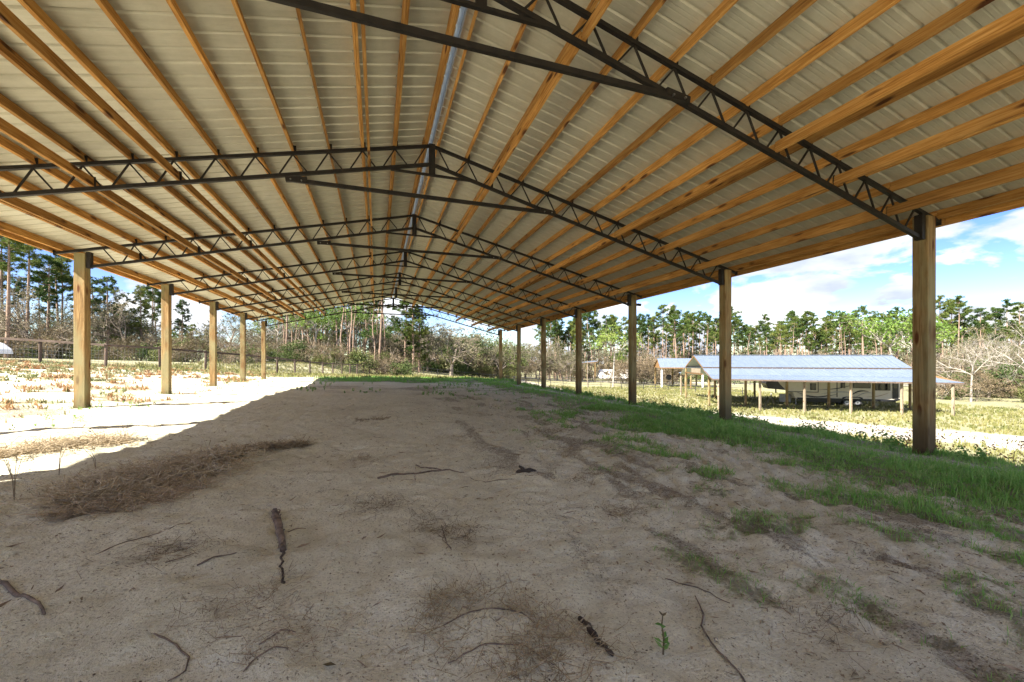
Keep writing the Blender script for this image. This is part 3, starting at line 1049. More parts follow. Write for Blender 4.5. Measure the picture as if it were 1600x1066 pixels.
w_ = MB().box((4.35, -.46, 2.05), (.55, .03, .75)).build('window', M['rv_black'], rv)
MB().box((4.35, -.482, 2.05), (.43, .012, .62)).build('pane', M['glass'], w_)
win(8.05, 9.55, 1.95, 2.85)
win(9.95 if L_ > 11.8 else L_ - 2.3, 11.2 if L_ > 11.8 else L_ - 1.0, 1.75, 2.65)
win(6.95, 7.35, 1.95, 2.9)
dr = MB().box((L_ - .42, -.03, 1.95), (.5, .03, 2.1)).build('door', M['rv_black'], rv)
MB().box((L_ - .42, -.052, 2.35), (.30, .012, .7)).build('door_pane', M['glass'], dr)
MB().prism([(6.6, .95), (6.68, .95), (6.68, 3.5), (6.6, 3.5)], -.02, -.002).build('seam_trim', M['rv_black'], rv)
def swoosh(pts, w0, m_, y=-.03):
    up, lo = [], []
    k = len(pts)
    for i, (x, z) in enumerate(pts):
        w = w0 * math.sin(math.pi * (i + .35) / (k - .3)) + .01
        up.append((x, z + w / 2)); lo.append((x, z - w / 2))
    MB().prism(up + lo[::-1], y, y + .025).build('stripe', m_, rv)
def arc(x0, z0, x1, z1, bow, k=14):
    return [(x0 + (x1 - x0) * t, z0 + (z1 - z0) * t + bow * math.sin(math.pi * t)) for t in np.linspace(0, 1, k)]
swoosh(arc(2.8, 1.45, 6.6, 1.25, -.42), .09, M['rv_black'])
swoosh(arc(3.0, 1.25, 6.4, .95, -.25), .07, M['rv_grey'])
swoosh(arc(3.3, 1.05, 6.0, 1.15, -.2), .10, M['rv_black'])
swoosh(arc(5.0, 1.75, 8.2, 2.35, -.18), .07, M['rv_black'])
swoosh(arc(5.2, 1.25, 8.6, 1.35, .22), .09, M['rv_grey'])
swoosh(arc(7.6, .9, 9.4, 1.6, .35), .15, M['rv_black'])
swoosh(arc(8.2, .9, 9.9, 1.4, .30), .10, M['rv_grey'])
swoosh(arc(9.2, 1.05, L_ - .9, 1.55, -.15), .08, M['rv_tan'])
swoosh(arc(2.2, 3.05, 4.5, 2.9, .25), .12, M['rv_grey'], -.47)
swoosh(arc(2.3, 2.75, 3.9, 2.62, .18), .08, M['rv_tan'], -.47)
for wx in (7.5, 8.45):
    for wy in (.16, 2.25):
        wh = empty('wheel', (wx, wy - .18, .38)); wh.parent = rv
        prof = [(.0, .38 * .82), (.02, .37), (.2, .37), (.22, .31)]
        t_ = MB().tube([(0, -.02, 0), (0, 0, 0), (0, .2, 0), (0, .22, 0)], [.31, .375, .375, .31], 22).build('tyre', M['tyre'], wh)
        MB().tube([(0, -.035, 0), (0, -.022, 0)], [.20, .215], 18).build('rim', M['rim'], wh)
        MB().tube([(0, -.05, 0), (0, -.034, 0)], [.05, .06], 8).build('hub', M['rv_black'], wh)
fd = [(7.05, 0.72), (7.15, .95), (7.4, 1.02), (8.6, 1.02), (8.85, .95), (8.95, .72), (8.9, .72), (8.55, .93), (7.45, .93), (7.1, .72)]
MB().prism(fd, -.05, -.003).build('wheel_arch', M['rv_black'], rv)
for lx in (2.95,):
    for ly in (.3, 2.1):
        MB().beam((lx, ly, .02), (lx, ly, 1.6), .09, .09, (0, 1, 0)).build('landing_leg', M['rv_grey'], rv)
MB().beam((1.15, .9, 1.2), (1.15, .9, 1.65), .12, .12, (0, 1, 0)).build('king_pin', M['rv_black'], rv)
MB().box((2.1, 1.2, .62), (1.0, .5, .9)).build('front_cargo_bay', M['rv_grey'], rv)
MB().box((5.4, .4, .50), (3.4, .5, .30)).build('underbody', M['rv_black'], rv)
MB().beam((6.8, -.04, 3.62), (L_ - .9, -.04, 3.62), .12, .1).build('awning_roll', M['rv_black'], rv)
# pallet and tripod jack by the nose
tx, ty = W(1205, 44.2)
jk = empty('tripod_jack', (tx, ty, gz(tx, ty)))
tag(jk, 'thin grey tripod jack standing beside the nose of the camper', 'jack')
for a in (0.3, 2.4, 4.5):
    MB().tube([(.55 * math.cos(a), .55 * math.sin(a), 0), (0, 0, 1.15)], .025, 5).build('leg', M['bark_grey'], jk)
MB().tube([(0, 0, 1.05), (0, 0, 1.35)], .06, 8).build('head', M['rv_grey'], jk)

# white travel trailer far off
tx, ty = W(936, 104)
tr = empty('travel_trailer', (tx, ty, gz(tx, ty) + .15), math.atan2(-RGT[1] * -1, RGT[0]))
tr.rotation_euler = (0, 0, math.atan2(RGT[1], RGT[0]))
tag(tr, 'distant white travel trailer parked before the pine wood', 'trailer')
MB().prism([(0, 1.2), (.5, 2.7), (1.0, 2.95), (7.6, 2.95), (7.8, 2.7), (7.8, .7), (.3, .7)], 0, 2.4).build('body', M['white'], tr)
for x0, x1 in ((1.3, 2.2), (3.3, 4.0), (6.0, 7.0)):
    MB().box(((x0 + x1) / 2, -.03, 2.05), (x1 - x0, .04, .5)).build('window', M['glass'], tr)
MB().box((5.0, -.03, 1.7), (.65, .04, 1.8)).build('door', M['rv_grey'], tr)
for wx in (3.9, 4.7):
    MB().tube([(wx, -.02, .2), (wx, .2, .2)], .36, 14).build('wheel', M['tyre'], tr)
MB().beam((-1.1, 1.2, .65), (.4, 1.2, .75), .1, .1).build('hitch', M['rv_black'], tr)
# white box trailer at the left edge behind the fence
tx, ty = W(-122, 33)
bt = empty('cargo_trailer', (tx, ty, gz(tx, ty) + .1))
bt.rotation_euler = (0, 0, math.atan2(RGT[1], RGT[0]) + .12)
tag(bt, 'rounded white trailer behind the board fence at the left edge', 'trailer')
MB().prism([(0, .35), (0, 1.3), (.2, 1.45), (3.2, 1.45), (3.9, 1.25), (4.5, .75), (4.6, .35)], 0, 2.0).build('body', M['white'], bt)
MB().prism([(3.3, 1.35), (3.85, 1.2), (4.3, .82), (3.4, .82)], -.02, -.002).build('window', M['rv_grey'], bt)
MB().prism([(.5, 1.3), (2.9, 1.3), (2.9, 1.24), (.5, 1.24)], -.02, -.002).build('stripe', M['rv_grey'], bt)
for wx in (1.0, 3.6):
    MB().tube([(wx, -.04, .3), (wx, .16, .3)], .34, 14).build('wheel', M['tyre'], bt)
# pale car-like shapes glimpsed through the fence, further left
for px, d, lab in ((372, 62, 'white parked car glimpsed through the fence between the last left posts'),
                   (600, 92, 'small white house trailer glimpsed between the tree trunks')):
    tx, ty = W(px, d)
    c0 = empty('parked_car', (tx, ty, gz(tx, ty)), 0)
    c0.rotation_euler = (0, 0, math.atan2(RGT[1], RGT[0]) + .2)
    if px < 500:
        tag(c0, lab, 'car')
        MB().prism([(0, .35), (.05, .95), (.9, 1.05), (1.5, 1.5), (3.1, 1.5), (3.8, 1.05), (4.4, .95), (4.45, .35)], 0, 1.7).build('body', M['white'], c0)
        MB().prism([(1.1, 1.08), (1.58, 1.42), (3.02, 1.42), (3.55, 1.08)], -.01, -.002).build('window', M['glass'], c0)
        for wx in (.95, 3.5):
            MB().tube([(wx, -.02, .32), (wx, .2, .32)], .32, 12).build('wheel', M['tyre'], c0)
    else:
        c0.name = 'house_trailer'
        tag(c0, lab, 'trailer')
        MB().box((3, 1, 1.5), (6, 2.4, 2.2)).build('body', M['white'], c0)
        MB().prism([(-.1, 2.61), (3, 3.1), (6.1, 2.61)], -.3, 2.3).build('roof', M['rv_grey'], c0)
        for wx in (1.2, 4.6):
            MB().box((wx, -.22, 1.7), (.8, .04, .7)).build('window', M['glass'], c0)

# ------------------------------------------------------------------ poles and lines
def pole(px, d, h, lab, can=False, m_=None, r=.11):
    x, y = W(px, d)
    p = empty('utility_pole', (x, y, gz(x, y)))
    tag(p, lab, 'pole')
    MB().tube([(0, 0, -.3), (0, 0, h)], [r * 1.2, r * .85], 8).build('shaft', m_ or M['bark_grey'], p)
    if can:
        MB().tube([(.25, -.2, h * .80), (.25, -.2, h * .80 + .1), (.25, -.2, h * .80 + .95), (.25, -.2, h * .80 + 1.02)], [.2, .28, .28, .15], 12).build('transformer', M['white'], p)
        MB().beam((-.8, 0, h - .4), (.8, 0, h - .4), .09, .11).build('crossarm', M['bark_grey'], p)
    return p
pole(557, 72, 9.4, 'tall pole with white transformer can among the trunks', True)
pole(735, 100, 6.3, 'short bare wooden pole right of the big grey oak', r=.14)
pole(747, 104, 7.6, 'middle pale pole of the three right of the grey oak', m_=M['bark_pale'], r=.13)
pl = pole(765, 108, 7.4, 'pale pole with a white lamp on top beside the far right posts', m_=M['bark_pale'])
MB().tube([(0, -.1, 7.3), (0, -.1, 7.9)], [.14, .22], 10).build('lamp', M['white'], pl)
pole(918, 77, 5.2, 'thin bare pole in the field before the hay shelter', r=.06)
wl_ = MB()
a = wp(150, 60, 8.0); b_ = wp(400, 66, 5.2); c2 = wp(557, 72, 4.5)
for off in (0, .9):
    pts = []
    for t_ in np.linspace(0, 1, 12):
        p = a.lerp(c2, t_); p = p + Vector((0, 0, off - 1.6 * math.sin(math.pi * t_)))
        pts.append(p)
    wl_.tube(pts, .014, 4)
tag(wl_.build('power_line', M['wireline']), 'two thin black power cables sagging over the left trees', 'cable')

# ------------------------------------------------------------------ trees
def tube_np(pts, rad, seg=5):
    mb = MB(); mb.tube(pts, rad, seg, False)
    V = np.array(mb.v); T = []
    for f in mb.f:
        T += [(f[0], f[1], f[2]), (f[0], f[2], f[3])]
    return V, np.array(T)

def tufts(centres, r, n_per, w, rg, flat=1.0):
    """needle / leaf clumps: thin triangles radiating from each centre"""
    k = len(centres) * n_per
    C_ = np.repeat(np.asarray(centres), n_per, 0)
    d = rg.normal(0, 1, (k, 3)); d[:, 2] = d[:, 2] * flat
    d /= np.linalg.norm(d, axis=1)[:, None]
    rr_ = r * rg.uniform(.45, 1.0, k)[:, None]
    s = rg.normal(0, 1, (k, 3)); s -= (s * d).sum(1)[:, None] * d
    s /= np.linalg.norm(s, axis=1)[:, None]
    a = C_ + d * rr_ * .15
    t = C_ + d * rr_
    V = np.stack([a + s * w, a - s * w, t], 1).reshape(-1, 3)
    return V, np.arange(k * 3).reshape(-1, 3)

def leaves(centres, r, n_per, size, rg, flat=.75):
    k = len(centres) * n_per
    C_ = np.repeat(np.asarray(centres), n_per, 0)
    p = C_ + rg.normal(0, 1, (k, 3)) * r * np.array([.55, .55, .55 * flat])
    d = rg.normal(0, 1, (k, 3)); d /= np.linalg.norm(d, axis=1)[:, None]
    s = rg.normal(0, 1, (k, 3)); s -= (s * d).sum(1)[:, None] * d
    s /= np.linalg.norm(s, axis=1)[:, None]
    sz = size * rg.uniform(.6, 1.3, k)[:, None]
    V = np.stack([p - d * sz, p + s * sz * .55, p + d * sz, p - s * sz * .55], 1).reshape(-1, 3)
    q = np.arange(k)[:, None] * 4
    return V, np.concatenate([q + [0, 1, 2], q + [0, 2, 3]], 0)

def twigs(p, d, L, r, depth, rg, out, tips, spread=.6, up=.15, kids=4):
    """recursive limbs; collects tubes and tip points"""
    pts = [p]; q = Vector(p); dd = Vector(d).normalized()
    k = 3
    for i in range(k):
        dd = (dd + Vector(rg.normal(0, .16, 3)) + Vector((0, 0, up * .4))).normalized()
        q = q + dd * (L / k)
        pts.append(tuple(q))
    out.append(tube_np(pts, [r, r * .8, r * .6, r * .38], 4 if r < .06 else 6))
    tips.append(tuple(q))
    if depth <= 0:
        return
    for i in range(kids):
        t_ = rg.uniform(.35, 1.0)
        j = min(k - 1, int(t_ * k))
        a = Vector(pts[j]).lerp(Vector(pts[j + 1]), t_ * k - j)
        side = Vector(rg.normal(0, 1, 3)); side = side - dd * side.dot(dd); side.normalize()
        nd = (dd * (1 - spread * .5) + side * spread + Vector((0, 0, up))).normalized()
        twigs(tuple(a), nd, L * rg.uniform(.5, .78), r * .5, depth - 1, rg, out, tips, spread, up, kids)

PROTO = {}
def add_proto(kind, trunk, tmat, crown, cmat, extra=None):
    tm_ = mesh_np('trunk', trunk[0], trunk[1], tmat, True)
    cm_ = mesh_np('crown', crown[0], crown[1], cmat) if crown is not None else None
    PROTO.setdefault(kind, []).append((tm_, cm_))

def make_pine(seed, h=18, crown_from=.58, wide=2.3, ntuft=150, tuft_r=.55, mat_c='needles'):
    rg = np.random.default_rng(seed)
    bend = rg.normal(0, .35, 2)
    pts = []; rad = []
    for t_ in np.linspace(0, 1, 9):
        pts.append((bend[0] * math.sin(t_ * 2.2) + rg.normal(0, .04), bend[1] * math.sin(t_ * 1.7), h * t_ - .3))
        rad.append(.20 * (1 - t_) ** .7 + .025)
    tr_ = [tube_np(pts, rad, 7)]
    cen = []
    nb = int(26 * (1 - crown_from) / .4)
    for i in range(nb):
        t_ = crown_from + (1 - crown_from) * ((i + rg.uniform(0, 1)) / nb) ** .85
        z = h * t_; k = (t_ - crown_from) / (1 - crown_from)
        prof = math.sin(math.pi * (.22 + .74 * k)) ** .8
        L = wide * prof * rg.uniform(.45, 1.15)
        az = rg.uniform(0, 6.28)
        bx, by = np.interp(t_, np.linspace(0, 1, 9), [p[0] for p in pts]), np.interp(t_, np.linspace(0, 1, 9), [p[1] for p in pts])
        rise = rg.uniform(.05, .5)
        e = (bx + math.cos(az) * L, by + math.sin(az) * L, z + L * rise)
        m_ = (bx + math.cos(az) * L * .5, by + math.sin(az) * L * .5, z + L * rise * .25)
        tr_.append(tube_np([(bx, by, z), m_, e], [.035, .025, .012], 4))
        k2 = max(2, int(ntuft / nb * (.6 + L / wide)))
        for j in range(k2):
            s_ = rg.uniform(.45, 1.05)
            cen.append((bx + (e[0] - bx) * s_ + rg.normal(0, .26), by + (e[1] - by) * s_ + rg.normal(0, .26), z + (e[2] - z) * s_ ** 1.5 + rg.normal(.05, .14)))
    for i in range(int(rg.uniform(4, 9))):                 # dead stubs down the bole
        t_ = rg.uniform(crown_from * .5, crown_from); az = rg.uniform(0, 6.28); L = rg.uniform(.4, 1.4)
        tr_.append(tube_np([(0, 0, h * t_), (math.cos(az) * L, math.sin(az) * L, h * t_ + rg.uniform(-.2, .4))], [.025, .008], 3))
    add_proto('pine', merge(tr_), M['bark_pine'], tufts(cen, tuft_r, 30, .042, rg, .8), M[mat_c])
for s_, (h_, cf, wd, nt) in enumerate(((18, .62, 2.6, 230), (20, .68, 2.4, 210), (17, .55, 2.8, 250), (19, .62, 3.0, 280), (16, .50, 2.2, 200), (21, .74, 2.0, 170), (18, .48, 1.9, 230), (15, .66, 2.2, 150))):
    make_pine(100 + s_, h_, cf, wd, nt)
PROTO['tall_pine'] = PROTO.pop('pine')
for s_, (h_, cf, wd, nt) in enumerate(((13, .22, 2.6, 330), (15, .35, 2.4, 300), (11, .18, 2.2, 260))):
    make_pine(130 + s_, h_, cf, wd, nt, .45)
PROTO['bushy_pine'] = PROTO.pop('pine')

def make_oak(seed, h, trunk_h, spread, leafmat, barkmat, kind, n_per=10, size=.20, cl_r=.75, depth=3, leaf=True, tuftmat=None, r0=.22, kids=4, lean=.12):
    rg = np.random.default_rng(seed)
    out, tips = [], []
    top = (rg.normal(0, lean) * trunk_h, rg.normal(0, lean) * trunk_h, trunk_h)
    out.append(tube_np([(0, 0, -.3), (top[0] * .4, top[1] * .4, trunk_h * .5), top], [r0 * 1.25, r0, r0 * .8], 7))
    for i in range(5):
        az = 6.28 * i / 5 + rg.normal(0, .4)
        el = rg.uniform(.35, 1.2)
        d = (math.cos(az) * math.cos(el), math.sin(az) * math.cos(el), math.sin(el))
        twigs(top, d, (h - trunk_h) * rg.uniform(.42, .62), r0 * .55, depth - 1, rg, out, tips, spread, .10, kids)
    crown = None
    if leaf:
        tp = np.array(tips)
        tp = tp[rg.permutation(len(tp))][:140]
        crown = leaves(tp, cl_r, n_per, size, rg) if tuftmat is None else merge([leaves(tp, cl_r, n_per // 2, size * .8, rg), tufts(tp, cl_r * .9, n_per, .022, rg, 1.2)])
    add_proto(kind, merge(out), barkmat, crown, M[leafmat] if leaf else None)
for s_ in range(3):
    make_oak(200 + s_, 9 + s_, 2.2, .75, 'oakleaf', M['bark_grey'], 'green_oak', 26, .19, .8)
for s_ in range(4):
    make_oak(220 + s_, 9.5 + s_, 2.0, .8, 'moss', M['bark_grey'], 'mossy_oak', 22, .17, .8, tuftmat=1)
for s_ in range(3):
    make_oak(240 + s_, 11 + s_, 5.5, .6, 'brightleaf', M['bark_pale'], 'slender_tree', 14, .18, .6, r0=.13)
for s_ in range(3):
    make_oak(260 + s_, 10 + s_, 3.5, .7, None, M['bark_pale'], 'bare_tree', leaf=False, r0=.12, depth=5, kids=3)
for s_ in range(3):
    make_oak(280 + s_, 5.0 + s_, .5, .9, 'russet', M['bark_grey'], 'brown_scrub', 20, .14, .6, tuftmat=1, r0=.07)
for s_ in range(2):
    make_oak(300 + s_, 3.2 + s_, .3, .9, 'oakleaf', M['bark_grey'], 'green_scrub', 20, .13, .5, r0=.05)
# straight bare boles
for s_ in range(3):
    rg = np.random.default_rng(320 + s_)
    h_ = 13 + 2 * s_
    parts_ = [tube_np([(rg.normal(0, .1) * i, rg.normal(0, .07) * i, h_ * i / 6 - .3) for i in range(7)], [.15, .13, .12, .10, .08, .05, .02], 6)]
    for i in range(16):
        z_ = rg.uniform(.4, 1) * h_; az = rg.uniform(0, 6.28); L = rg.uniform(.4, 1.5)
        parts_.append(tube_np([(0, 0, z_), (math.cos(az) * L, math.sin(az) * L, z_ + L * rg.uniform(-.1, .8))], [.03, .008], 3))
    add_proto('dead_pine', merge(parts_), M['bark_pine'], None, None)

CNT = {}
def tree(kind, px, d, scale, label, cat='tree', group=None, var=None, rz=None, sx=1.0):
    x, y = W(px, d)
    ps = PROTO[kind]
    i = var if var is not None else random.randrange(len(ps))
    tm_, cm_ = ps[i % len(ps)]
    o = empty(kind, (x, y, gz(x, y)), rz if rz is not None else random.uniform(0, 6.28))
    o.scale = (scale * sx, scale * sx, scale)
    tag(o, label, cat, group)
    put('trunk', tm_, o)
    if cm_ is not None:
        put('crown', cm_, o)
    return o
ORD = ('first second third fourth fifth sixth seventh eighth ninth tenth eleventh twelfth thirteenth fourteenth '
       'fifteenth sixteenth seventeenth eighteenth nineteenth twentieth').split()
def row(kind, x0, x1, n_, d0, d1, s0, s1, label, group):
    base = label
    for i in range(n_):
        if n_ <= 40:
            label = base + ', ' + (ORD[i] + ' from the left' if i < 20 else ORD[n_ - 1 - i] + ' from the right')
        px = x0 + (x1 - x0) * (i + random.uniform(.05, .95)) / n_
        if n_ > 40:
            label = base + (', left of the third right-hand post' if px < 985 else ', between the third and second right-hand posts' if px < 1133
                            else ', above the shed left of the nearest post' if px < 1300 else ', just left of the nearest right-hand post' if px < 1425 else ', right of the nearest right-hand post')
        tree(kind, px, random.uniform(d0, d1), random.uniform(s0, s1), label, 'tree', group)

# right: tall thin pine wood behind the sheds
row('tall_pine', 845, 1640, 190, 110, 165, .80, 1.24, 'tall pine in the far wood', 'tall pines of the wood beyond the sheds')
row('dead_pine', 845, 1660, 130, 106, 150, .7, 1.0, 'leafless trunk in the far wood', 'leafless trunks in the pine wood')
row('brown_scrub', 800, 1660, 100, 106, 140, .8, 1.3, 'brown bush below the far wood', 'brown undergrowth below the pine wood')
row('mossy_oak', 860, 1640, 20, 112, 140, .75, 1.15, 'tan twiggy understorey tree within the pine wood', 'understorey trees of the pine wood')
row('green_oak', 850, 1640, 18, 116, 150, .8, 1.1, 'olive understorey tree within the pine wood', 'olive understorey trees of the pine wood')
row('mossy_oak', 790, 900, 9, 92, 110, .8, 1.15, 'greyish twiggy oak beyond the far right posts', 'twiggy oaks beyond the far right posts')
row('brown_scrub', 960, 1060, 9, 88, 98, .9, 1.5, 'brown leafless thicket left of the small shed', 'brown thicket left of the small shed')
row('green_scrub', 1000, 1640, 24, 92, 104, .6, 1.2, 'low dark green shrub at the edge of the pine wood', 'low shrubs along the pine wood')
tree('slender_tree', 958, 82, 1.22, 'lone slender tree with thin top behind the third right post from the camera', var=0)
tree('slender_tree', 1408, 66, 1.35, 'tall pale-trunked leafy tree rising beside the nearest right post', var=1, rz=.4)
tree('slender_tree', 1440, 74, 1.15, 'leafy pale tree just behind the nearest right post', var=2, rz=2.4)
tree('tall_pine', 1216, 92, .82, 'round-topped pine above the left part of the camper shed', var=2)
tree('tall_pine', 1352, 96, .95, 'dark pine above the right part of the camper shed', var=3)
# right edge
tree('bare_tree', 1517, 50, .95, 'pale leafless leaning tree right of the nearest post', var=0, rz=1.2)
tree('bare_tree', 1606, 38, 1.0, 'large bleached dead tree with long limbs at the right edge', var=1, rz=4.0)
tree('bare_tree', 1580, 56, .9, 'grey leafless tree behind the bleached dead tree', var=2)
tree('green_oak', 1545, 55, .62, 'rounded dark green oak at the right edge of the field', var=0)
row('mossy_oak', 1470, 1720, 10, 58, 84, .75, 1.05, 'grey twiggy oak at the right edge', 'grey twiggy oaks at the right edge')
row('brown_scrub', 1470, 1700, 14, 50, 64, .55, .9, 'brown brush heaped along the right tree line', 'brown brush on the right')
row('green_scrub', 1480, 1700, 8, 46, 60, .5, .8, 'low green bush before the right tree line', 'green bushes on the right')
# centre
row('green_scrub', 590, 800, 16, 84, 100, .9, 1.5, 'dark shrub at the foot of the far middle wood', 'shrubs of the far middle wood')
row('brown_scrub', 590, 830, 22, 86, 104, .7, 1.1, 'brown brush at the foot of the far middle wood', 'brush of the far middle wood')
tree('mossy_oak', 705, 78, 1.12, 'broad sprawling grey-tan oak in the middle distance', var=1, sx=1.35)
tree('mossy_oak', 668, 84, 1.05, 'tan twiggy oak left of the broad grey one', var=2, sx=1.2)
tree('green_oak', 728, 86, 1.0, 'olive green oak behind the broad grey one', var=1)
row('mossy_oak', 600, 800, 14, 88, 112, .85, 1.15, 'tan twiggy oak in the far middle wood', 'tan oaks in the far middle wood')
row('green_oak', 590, 800, 12, 92, 118, .85, 1.2,
    'olive oak in the far middle wood', 'olive oaks in the far middle wood')
row('mossy_oak', 820, 1700, 38, 150, 178, 1.2, 1.6, 'hazy brown tree deep in the pine wood', 'brown trees deep in the pine wood')
if False: row('green_oak', 590, 800, 9, 92, 118, .8, 1.2, 'olive oak in the far middle wood', 'olive oaks in the far middle wood')
row('bushy_pine', 628, 660, 3, 74, 82, 1.05, 1.25, 'tall bright green conifer under the barn ridge', 'green conifers under the barn ridge')
tree('tall_pine', 592, 66, .85, 'dark pine with moss-hung trunk seen under the far ridge', var=1)
row('dead_pine', 430, 600, 24, 60, 78, .85, 1.1, 'straight leafless trunk between the last left post and the ridge', 'leafless trunks left of the ridge')
row('slender_tree', 430, 600, 13, 64, 90, .75, 1.15, 'slim green tree among the bare trunks', 'slim green trees left of the ridge')
row('tall_pine', 425, 600, 18, 72, 100, .85, 1.05, 'pine among the trunks left of the far ridge', 'pines left of the far ridge')
row('mossy_oak', 400, 620, 11, 68, 92, .65, .95, 'tan moss-hung oak behind the wire fence', 'tan oaks behind the wire fence')
row('green_oak', 420, 620, 8, 74, 94, .7, .9, 'olive oak behind the wire fence', 'olive oaks behind the wire fence')
row('green_scrub', 420, 640, 14, 52, 66, .5, .9, 'low green bush behind the wire fence', 'green bushes behind the wire fence')
row('brown_scrub', 400, 640, 14, 54, 70, .5, .8, 'brown bush behind the wire fence', 'brown bushes behind the wire fence')
# left
for px, d, s_, v_ in ((10, 44, .88, 0), (38, 50, .86, 1), (72, 54, .80, 2), (-40, 46, .95, 3), (-90, 50, .9, 4), (95, 56, .78, 0)):
    tree('tall_pine', px, d, s_, 'tall pine standing over the fence at the far left, ' + ('behind the white trailer' if px == -40 else 'outermost' if px == -90 else {10: 'with the tallest crown', 38: 'second from the picture edge', 72: 'third from the picture edge', 95: 'closest to the first left post'}[px]), 'tree', 'tall pines at the far left', var=v_)
row('tall_pine', -60, 130, 9, 50, 64, .66, .86, 'slim pine rising through the oaks at the far left', 'slim pines among the far left oaks')
row('mossy_oak', -140, 120, 9, 46, 60, .62, .9, 'grey moss-hung oak at the far left', 'moss-hung oaks at the far left')
row('green_oak', -120, 230, 10, 56, 72, .55, .8, 'dark green oak behind the left fence', 'dark green oaks behind the left fence')
row('bushy_pine', 130, 235, 5, 54, 66, .68, .9, 'dense green pine between the first two left posts', 'dense pines between the first two left posts')
row('mossy_oak', 130, 235, 4, 52, 62, .6, .85, 'grey-green oak between the first two left posts', 'grey oaks between the first two left posts')
tree('tall_pine', 238, 62, .70, 'lone slim pine with small crown just left of the second left post', var=0)
tree('tall_pine', 284, 66, .62, 'small flat-topped pine right of the second left post', var=4)
tree('tall_pine', 246, 64, .66, 'thin pine almost hidden by the second left post', var=2)
row('green_oak', 225, 330, 8, 66, 84, .42, .62, 'low dark green tree beyond the second left post', 'low dark trees beyond the second left post')
row('bushy_pine', 262, 325, 5, 80, 96, .5, .62, 'small dark pine in the gap of low trees', 'small dark pines in the gap')
tree('mossy_oak', 357, 58, .86, 'open grey-limbed oak between the third and fourth left posts', var=0)
tree('bare_tree', 395, 62, .75, 'bare grey tree between the fourth and fifth left posts', var=2)
row('mossy_oak', 330, 420, 4, 64, 80, .55, .8, 'tan oak beyond the third left post', 'tan oaks beyond the third left post')
row('green_scrub', -60, 420, 22, 42, 56, .5, .85, 'green bush behind the left fence', 'green bushes behind the left fence')
row('brown_scrub', -80, 420, 22, 40, 56, .45, .75, 'brown bush behind the left fence', 'brown bushes behind the left fence')
# beyond both edges, so the wood goes on
row('tall_pine', 1660, 2500, 26, 80, 120, .8, 1.1, 'tall pine of the wood beyond the right edge', 'pines beyond the right edge')
row('mossy_oak', -900, -150, 16, 48, 70, .8, 1.1, 'grey oak beyond the left edge', 'oaks beyond the left edge')

# ------------------------------------------------------------------ ground plants
def scatter(n_, x0, x1, y0, y1):
    return rng.uniform(x0, x1, n_), rng.uniform(y0, y1, n_)
def grass_patch(name, label, n_, box, dens, hmin, hmax, w, m_, lean=.35, clump=None, scale_far=True):
    X, Y = scatter(n_, *box)
    if clump:
        k = clump
        c_ = n_ // k
        cx_, cy_ = scatter(c_, *box)
        X = np.repeat(cx_, k) + rng.normal(0, .05, c_ * k); Y = np.repeat(cy_, k) + rng.normal(0, .05, c_ * k)
    p = dens(X, Y)
    keep = rng.uniform(0, 1, len(X)) < p
    X, Y = X[keep], Y[keep]
    Z = ground_z(X, Y)
    h = rng.uniform(hmin, hmax, len(X)) * (.6 + .6 * fbm(X * 1.3, Y * 1.3, 111, 3)) * (.55 + .45 * np.clip(p[keep], 0, 1))
    dist = np.hypot(X, Y)
    ww = w * np.clip(dist / 5, .7, 5) if scale_far else np.full(len(X), w)
    Vb, Tb = blades(np.stack([X, Y, Z - .01], 1), h, ww, lean)
    o = put(name, mesh_np(name, Vb, Tb, m_))
    tag(o, label, 'grass', kind='stuff')
    return o
def dg(X, Y): return cover(X, Y)[0]
grass_patch('grass', 'bright green grass on the verge inside the right posts', 130000, (3.4, 11.5, .2, 10),
            lambda X, Y: np.clip(dg(X, Y) ** 1.2 * 1.2, 0, 1) * (.35 + .75 * sst(.38, .58, fbm(X * 1.7, Y * 1.7, 181, 3))), .04, .17, .0065, M['grass'], .6)
grass_patch('grass', 'green grass on the far right verge and across the barn end', 70000, (-3.5, 11.5, 10, 30),
            lambda X, Y: np.clip(dg(X, Y) ** 1.5, 0, 1) * (.3 + .7 * sst(.38, .58, fbm(X * 1.5, Y * 1.5, 181, 3))), .05, .20, .007, M['grass'], .5)
grass_patch('grass', 'thin tufts of green grass along the wheel track in the sand', 90000, (1.2, 6.2, .5, 7.5),
            lambda X, Y: np.clip((dg(X, Y) - .10) * 1.0, 0, 1), .025, .09, .006, M['grass'], .8, clump=14)
grass_patch('dry_grass', 'yellow-green grass of the open field around the camper shed', 110000, (10, 62, 2, 70),
            lambda X, Y: np.clip(dg(X, Y), 0, 1) * (np.hypot(X, Y) > 18), .12, .40, .010, M['drygrass'], .4, clump=6)
grass_patch('dry_grass', 'yellow-green grass beyond the barn end and fence', 50000, (-16, 18, 27, 70),
            lambda X, Y: np.clip(dg(X, Y), 0, 1) * .8, .12, .38, .010, M['drygrass'], .4, clump=6)
grass_patch('dry_grass', 'yellowish grass tufts on the sunlit sand left of the barn', 52000, (-24, -4.8, 5, 32),
            lambda X, Y: np.clip(dg(X, Y) * 1.3 - .08, 0, 1), .04, .20, .009, M['yardgrass'], .5, clump=14)
grass_patch('rust_weeds', 'rust brown dead weeds on the sunlit sand left of the barn', 46000, (-24, -4.6, 6, 32),
            lambda X, Y: np.clip(cover(X, Y)[1] * 1.3 - .12, 0, 1), .04, .22, .009, M['rustweed'], .7, clump=16)
